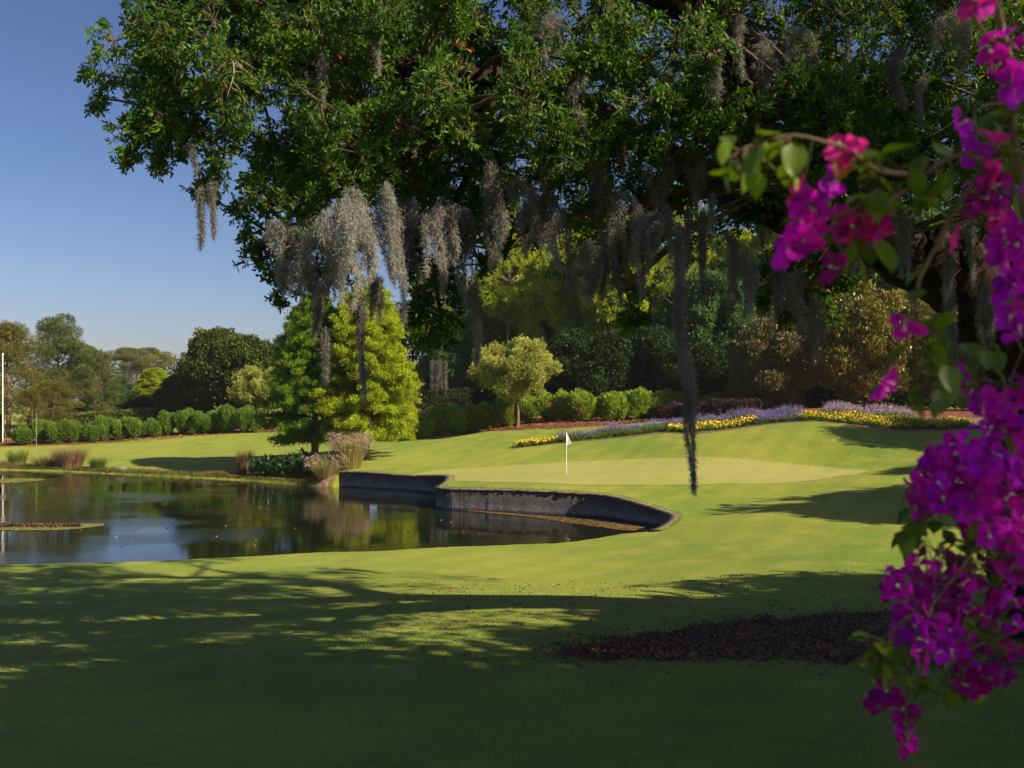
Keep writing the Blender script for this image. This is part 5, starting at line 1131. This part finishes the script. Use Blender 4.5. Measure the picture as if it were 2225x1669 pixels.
fillb([(2100,1180),(2060,1330),(2110,1460),(2160,1480),(2240,1400),(2240,1180)], 26, 1.75, 1.9, 3, [1, 3, 0])
fillb([(1950,1340),(1935,1380),(1980,1420),(2040,1440),(2090,1400),(2050,1340)], 18, 1.72, 1.82, 4, [1, 1, 0])
fillb([(2090,1440),(2060,1470),(2120,1500),(2150,1470)], 5, 1.8, 1.86, 5, [3])
def filll(poly, n, d0, d1, seed, young=.15, s=1.0):
    q = rng_(seed); pa = np.array(poly); lo, hi = pa.min(0), pa.max(0); k = 0
    while k < n:
        x, y = lo[0] + q.random() * (hi[0] - lo[0]), lo[1] + q.random() * (hi[1] - lo[1])
        if in_poly(poly, np.array([x]), np.array([y]))[0]: leafo(x, y, d0 + (d1 - d0) * q.random(), q.random() < young, s); k += 1
filll([(1570,300),(1570,380),(1640,420),(1720,400),(1740,300),(1640,280)], 17, 1.28, 1.36, 11, .6, .8)
filll([(1830,330),(1860,460),(2050,440),(2080,330),(1960,300)], 34, 1.36, 1.46, 12, .3, .8)
filll([(2040,240),(2080,340),(2225,440),(2225,240)], 20, 1.5, 1.6, 13, .1)
filll([(1990,560),(1960,760),(1980,900),(2060,930),(2060,800),(2030,600)], 34, 1.46, 1.56, 14, .25, .8)
filll([(2060,700),(2060,860),(2225,1000),(2225,740)], 22, 1.7, 1.85, 15, .1)
filll([(1960,1080),(2000,1240),(2225,1240),(2225,1060)], 70, 1.74, 1.95, 16, .08, .85)
filll([(2000,1260),(1960,1340),(2040,1500),(2120,1500),(2225,1380),(2225,1240)], 60, 1.8, 1.95, 17, .08, .85)
filll([(1850,1400),(1880,1460),(1960,1480),(2020,1480),(2010,1380),(1920,1350)], 34, 1.74, 1.82, 18, .25, .75)
filll([(1990,1480),(1940,1600),(1975,1600),(2080,1500)], 14, 1.78, 1.84, 19, .05, .6)
filll([(1950,1130),(1955,1180),(2010,1190),(2010,1120)], 9, 1.68, 1.74, 20, .05, .7)
filll([(1740,440),(1740,560),(1900,560),(1930,440)], 10, 1.42, 1.5, 21, .2)
tw_a = np.array(tw_a); tw_b = np.array(tw_b); g = Geo(); mid = (tw_a + tw_b) / 2 + rg.standard_normal(tw_a.shape) * .008
sticks(g, tw_a - BO, mid - BO, .0016); sticks(g, mid - BO, tw_b - BO, .0013); o = link('stalks', g.mesh('stalks', M['twig']), bou); o['kind'] = 'stuff'

# ------------------------------------------------------------------ light morning haze
hb = [(-3100, -700, -3.4), (3100, -700, -3.4), (3100, 4100, -3.4), (-3100, 4100, -3.4), (-3100, -700, 27), (3100, -700, 27), (3100, 4100, 27), (-3100, 4100, 27)]
me = new_mesh('haze', hb, np.array([[0, 3, 2, 1], [4, 5, 6, 7], [0, 1, 5, 4], [1, 2, 6, 5], [2, 3, 7, 6], [3, 0, 4, 7]]))
m, n_h, out = mat_new('thin_haze'); pv = n_h.nodes.new('ShaderNodeVolumePrincipled'); pv.inputs['Density'].default_value = HAZE; pv.inputs['Color'].default_value = (.86, .9, 1, 1); pv.inputs['Anisotropy'].default_value = .1
n_h.links.new(pv.outputs[0], out.inputs['Volume']); me.materials.append(m)
tag(link('haze', me), 'thin pale haze over the whole place', 'haze', kind='stuff')

# ------------------------------------------------------------------ foreground grass and litter
rg = rng_(600); g = Geo()
for (d0, d1, dens, hh, ww) in [(7.6, 10, 1500, .035, .0055), (10, 13, 900, .035, .007), (13, 17, 480, .035, .009), (17, 23, 160, .035, .011)]:
    A_ = (d1 - d0) * (d0 + d1) / 2 * 1.12; n = int(A_ * dens); y = np.sqrt(rg.random(n) * (d1 ** 2 - d0 ** 2) + d0 ** 2); x = (rg.random(n) - .5) * 1.12 * y
    sdv, _ = pond_sd(x, y) if d1 > 25 else (np.ones(n), None)
    ok = (sdv > .1); ok &= ~in_poly(np.vstack([MF[::8], MB_[::-8]]), x, y); x, y = x[ok], y[ok]; n = len(x)
    p = np.stack([x, y, H(x, y) - .003], 1); d = unit(n, rg) * .55 + [0, 0, 1]
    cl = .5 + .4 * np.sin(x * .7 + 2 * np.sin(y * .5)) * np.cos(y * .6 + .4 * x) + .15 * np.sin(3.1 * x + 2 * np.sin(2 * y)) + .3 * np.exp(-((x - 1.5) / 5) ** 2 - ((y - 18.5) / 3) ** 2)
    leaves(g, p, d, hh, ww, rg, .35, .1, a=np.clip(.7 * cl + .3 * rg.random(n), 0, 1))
print('grass', g.n)
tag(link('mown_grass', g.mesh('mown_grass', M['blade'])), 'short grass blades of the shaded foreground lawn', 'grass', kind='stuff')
g = Geo(); n = 22000; i = rg.integers(0, len(MF), n); v = rg.random((n, 1)); q = MF[i] * (1 - v) + MB_[i] * v + rg.standard_normal((n, 2)) * (.05 + .35 * (rg.random((n, 1)) < .25))
leaves(g, np.column_stack([q, H(q[:, 0], q[:, 1]) + .02]), unit(n, rg) * [1, 1, .3] + [0, 0, .12], .075, .03, rg)
tag(link('leaf_litter', g.mesh('leaf_litter', M['chip'])), 'brown leaf litter over the bare earth under the oak', 'leaf litter', kind='stuff')
g = Geo(); n = 900; y = 14 + 11 * rg.random(n); x = (rg.random(n) * .62 - .12) * y * .9; leaves(g, np.column_stack([x, y, H(x, y) + .02]), unit(n, rg) * [1, 1, .3], .07, .04, rg)
tag(link('fallen_leaves', g.mesh('fallen_leaves', M['chip'])), 'scattered fallen leaves on the grass left of the bare earth', 'fallen leaves', kind='stuff')
for nm_, f_, b_, sd_, lab in [('bark_chips', [(-60,972),(252,961),(575,940)], [(-60,958),(252,948),(575,930)], 1, 'bark chips under the row of round shrubs'), ('bark_chips', [(880,939),(1112,935),(1400,918)], [(880,922),(1112,918),(1400,908)], 2, 'bark chips under the oleanders')]:
    q = rng_(700 + sd_); f_ = catmull(np.array([G(*p)[:2] for p in f_]), 100); b_ = catmull(np.array([G(*p)[:2] for p in b_]), 100); n = 5000; i = q.integers(0, 100, n); v = q.random((n, 1)); pp = f_[i] * (1 - v) + b_[i] * v + q.standard_normal((n, 2)) * .15
    g = Geo(); leaves(g, np.column_stack([pp, H(pp[:, 0], pp[:, 1]) + .05]), unit(n, q) * [1, 1, .4] + [0, 0, .1], .16, .07, q)
    tag(link(nm_, g.mesh(nm_, leaf_mat('mulch_chip%d' % sd_, [(.07, .025, .014), (.2, .075, .04), (.34, .15, .08)], 0, .9))), lab, 'mulch', kind='stuff')
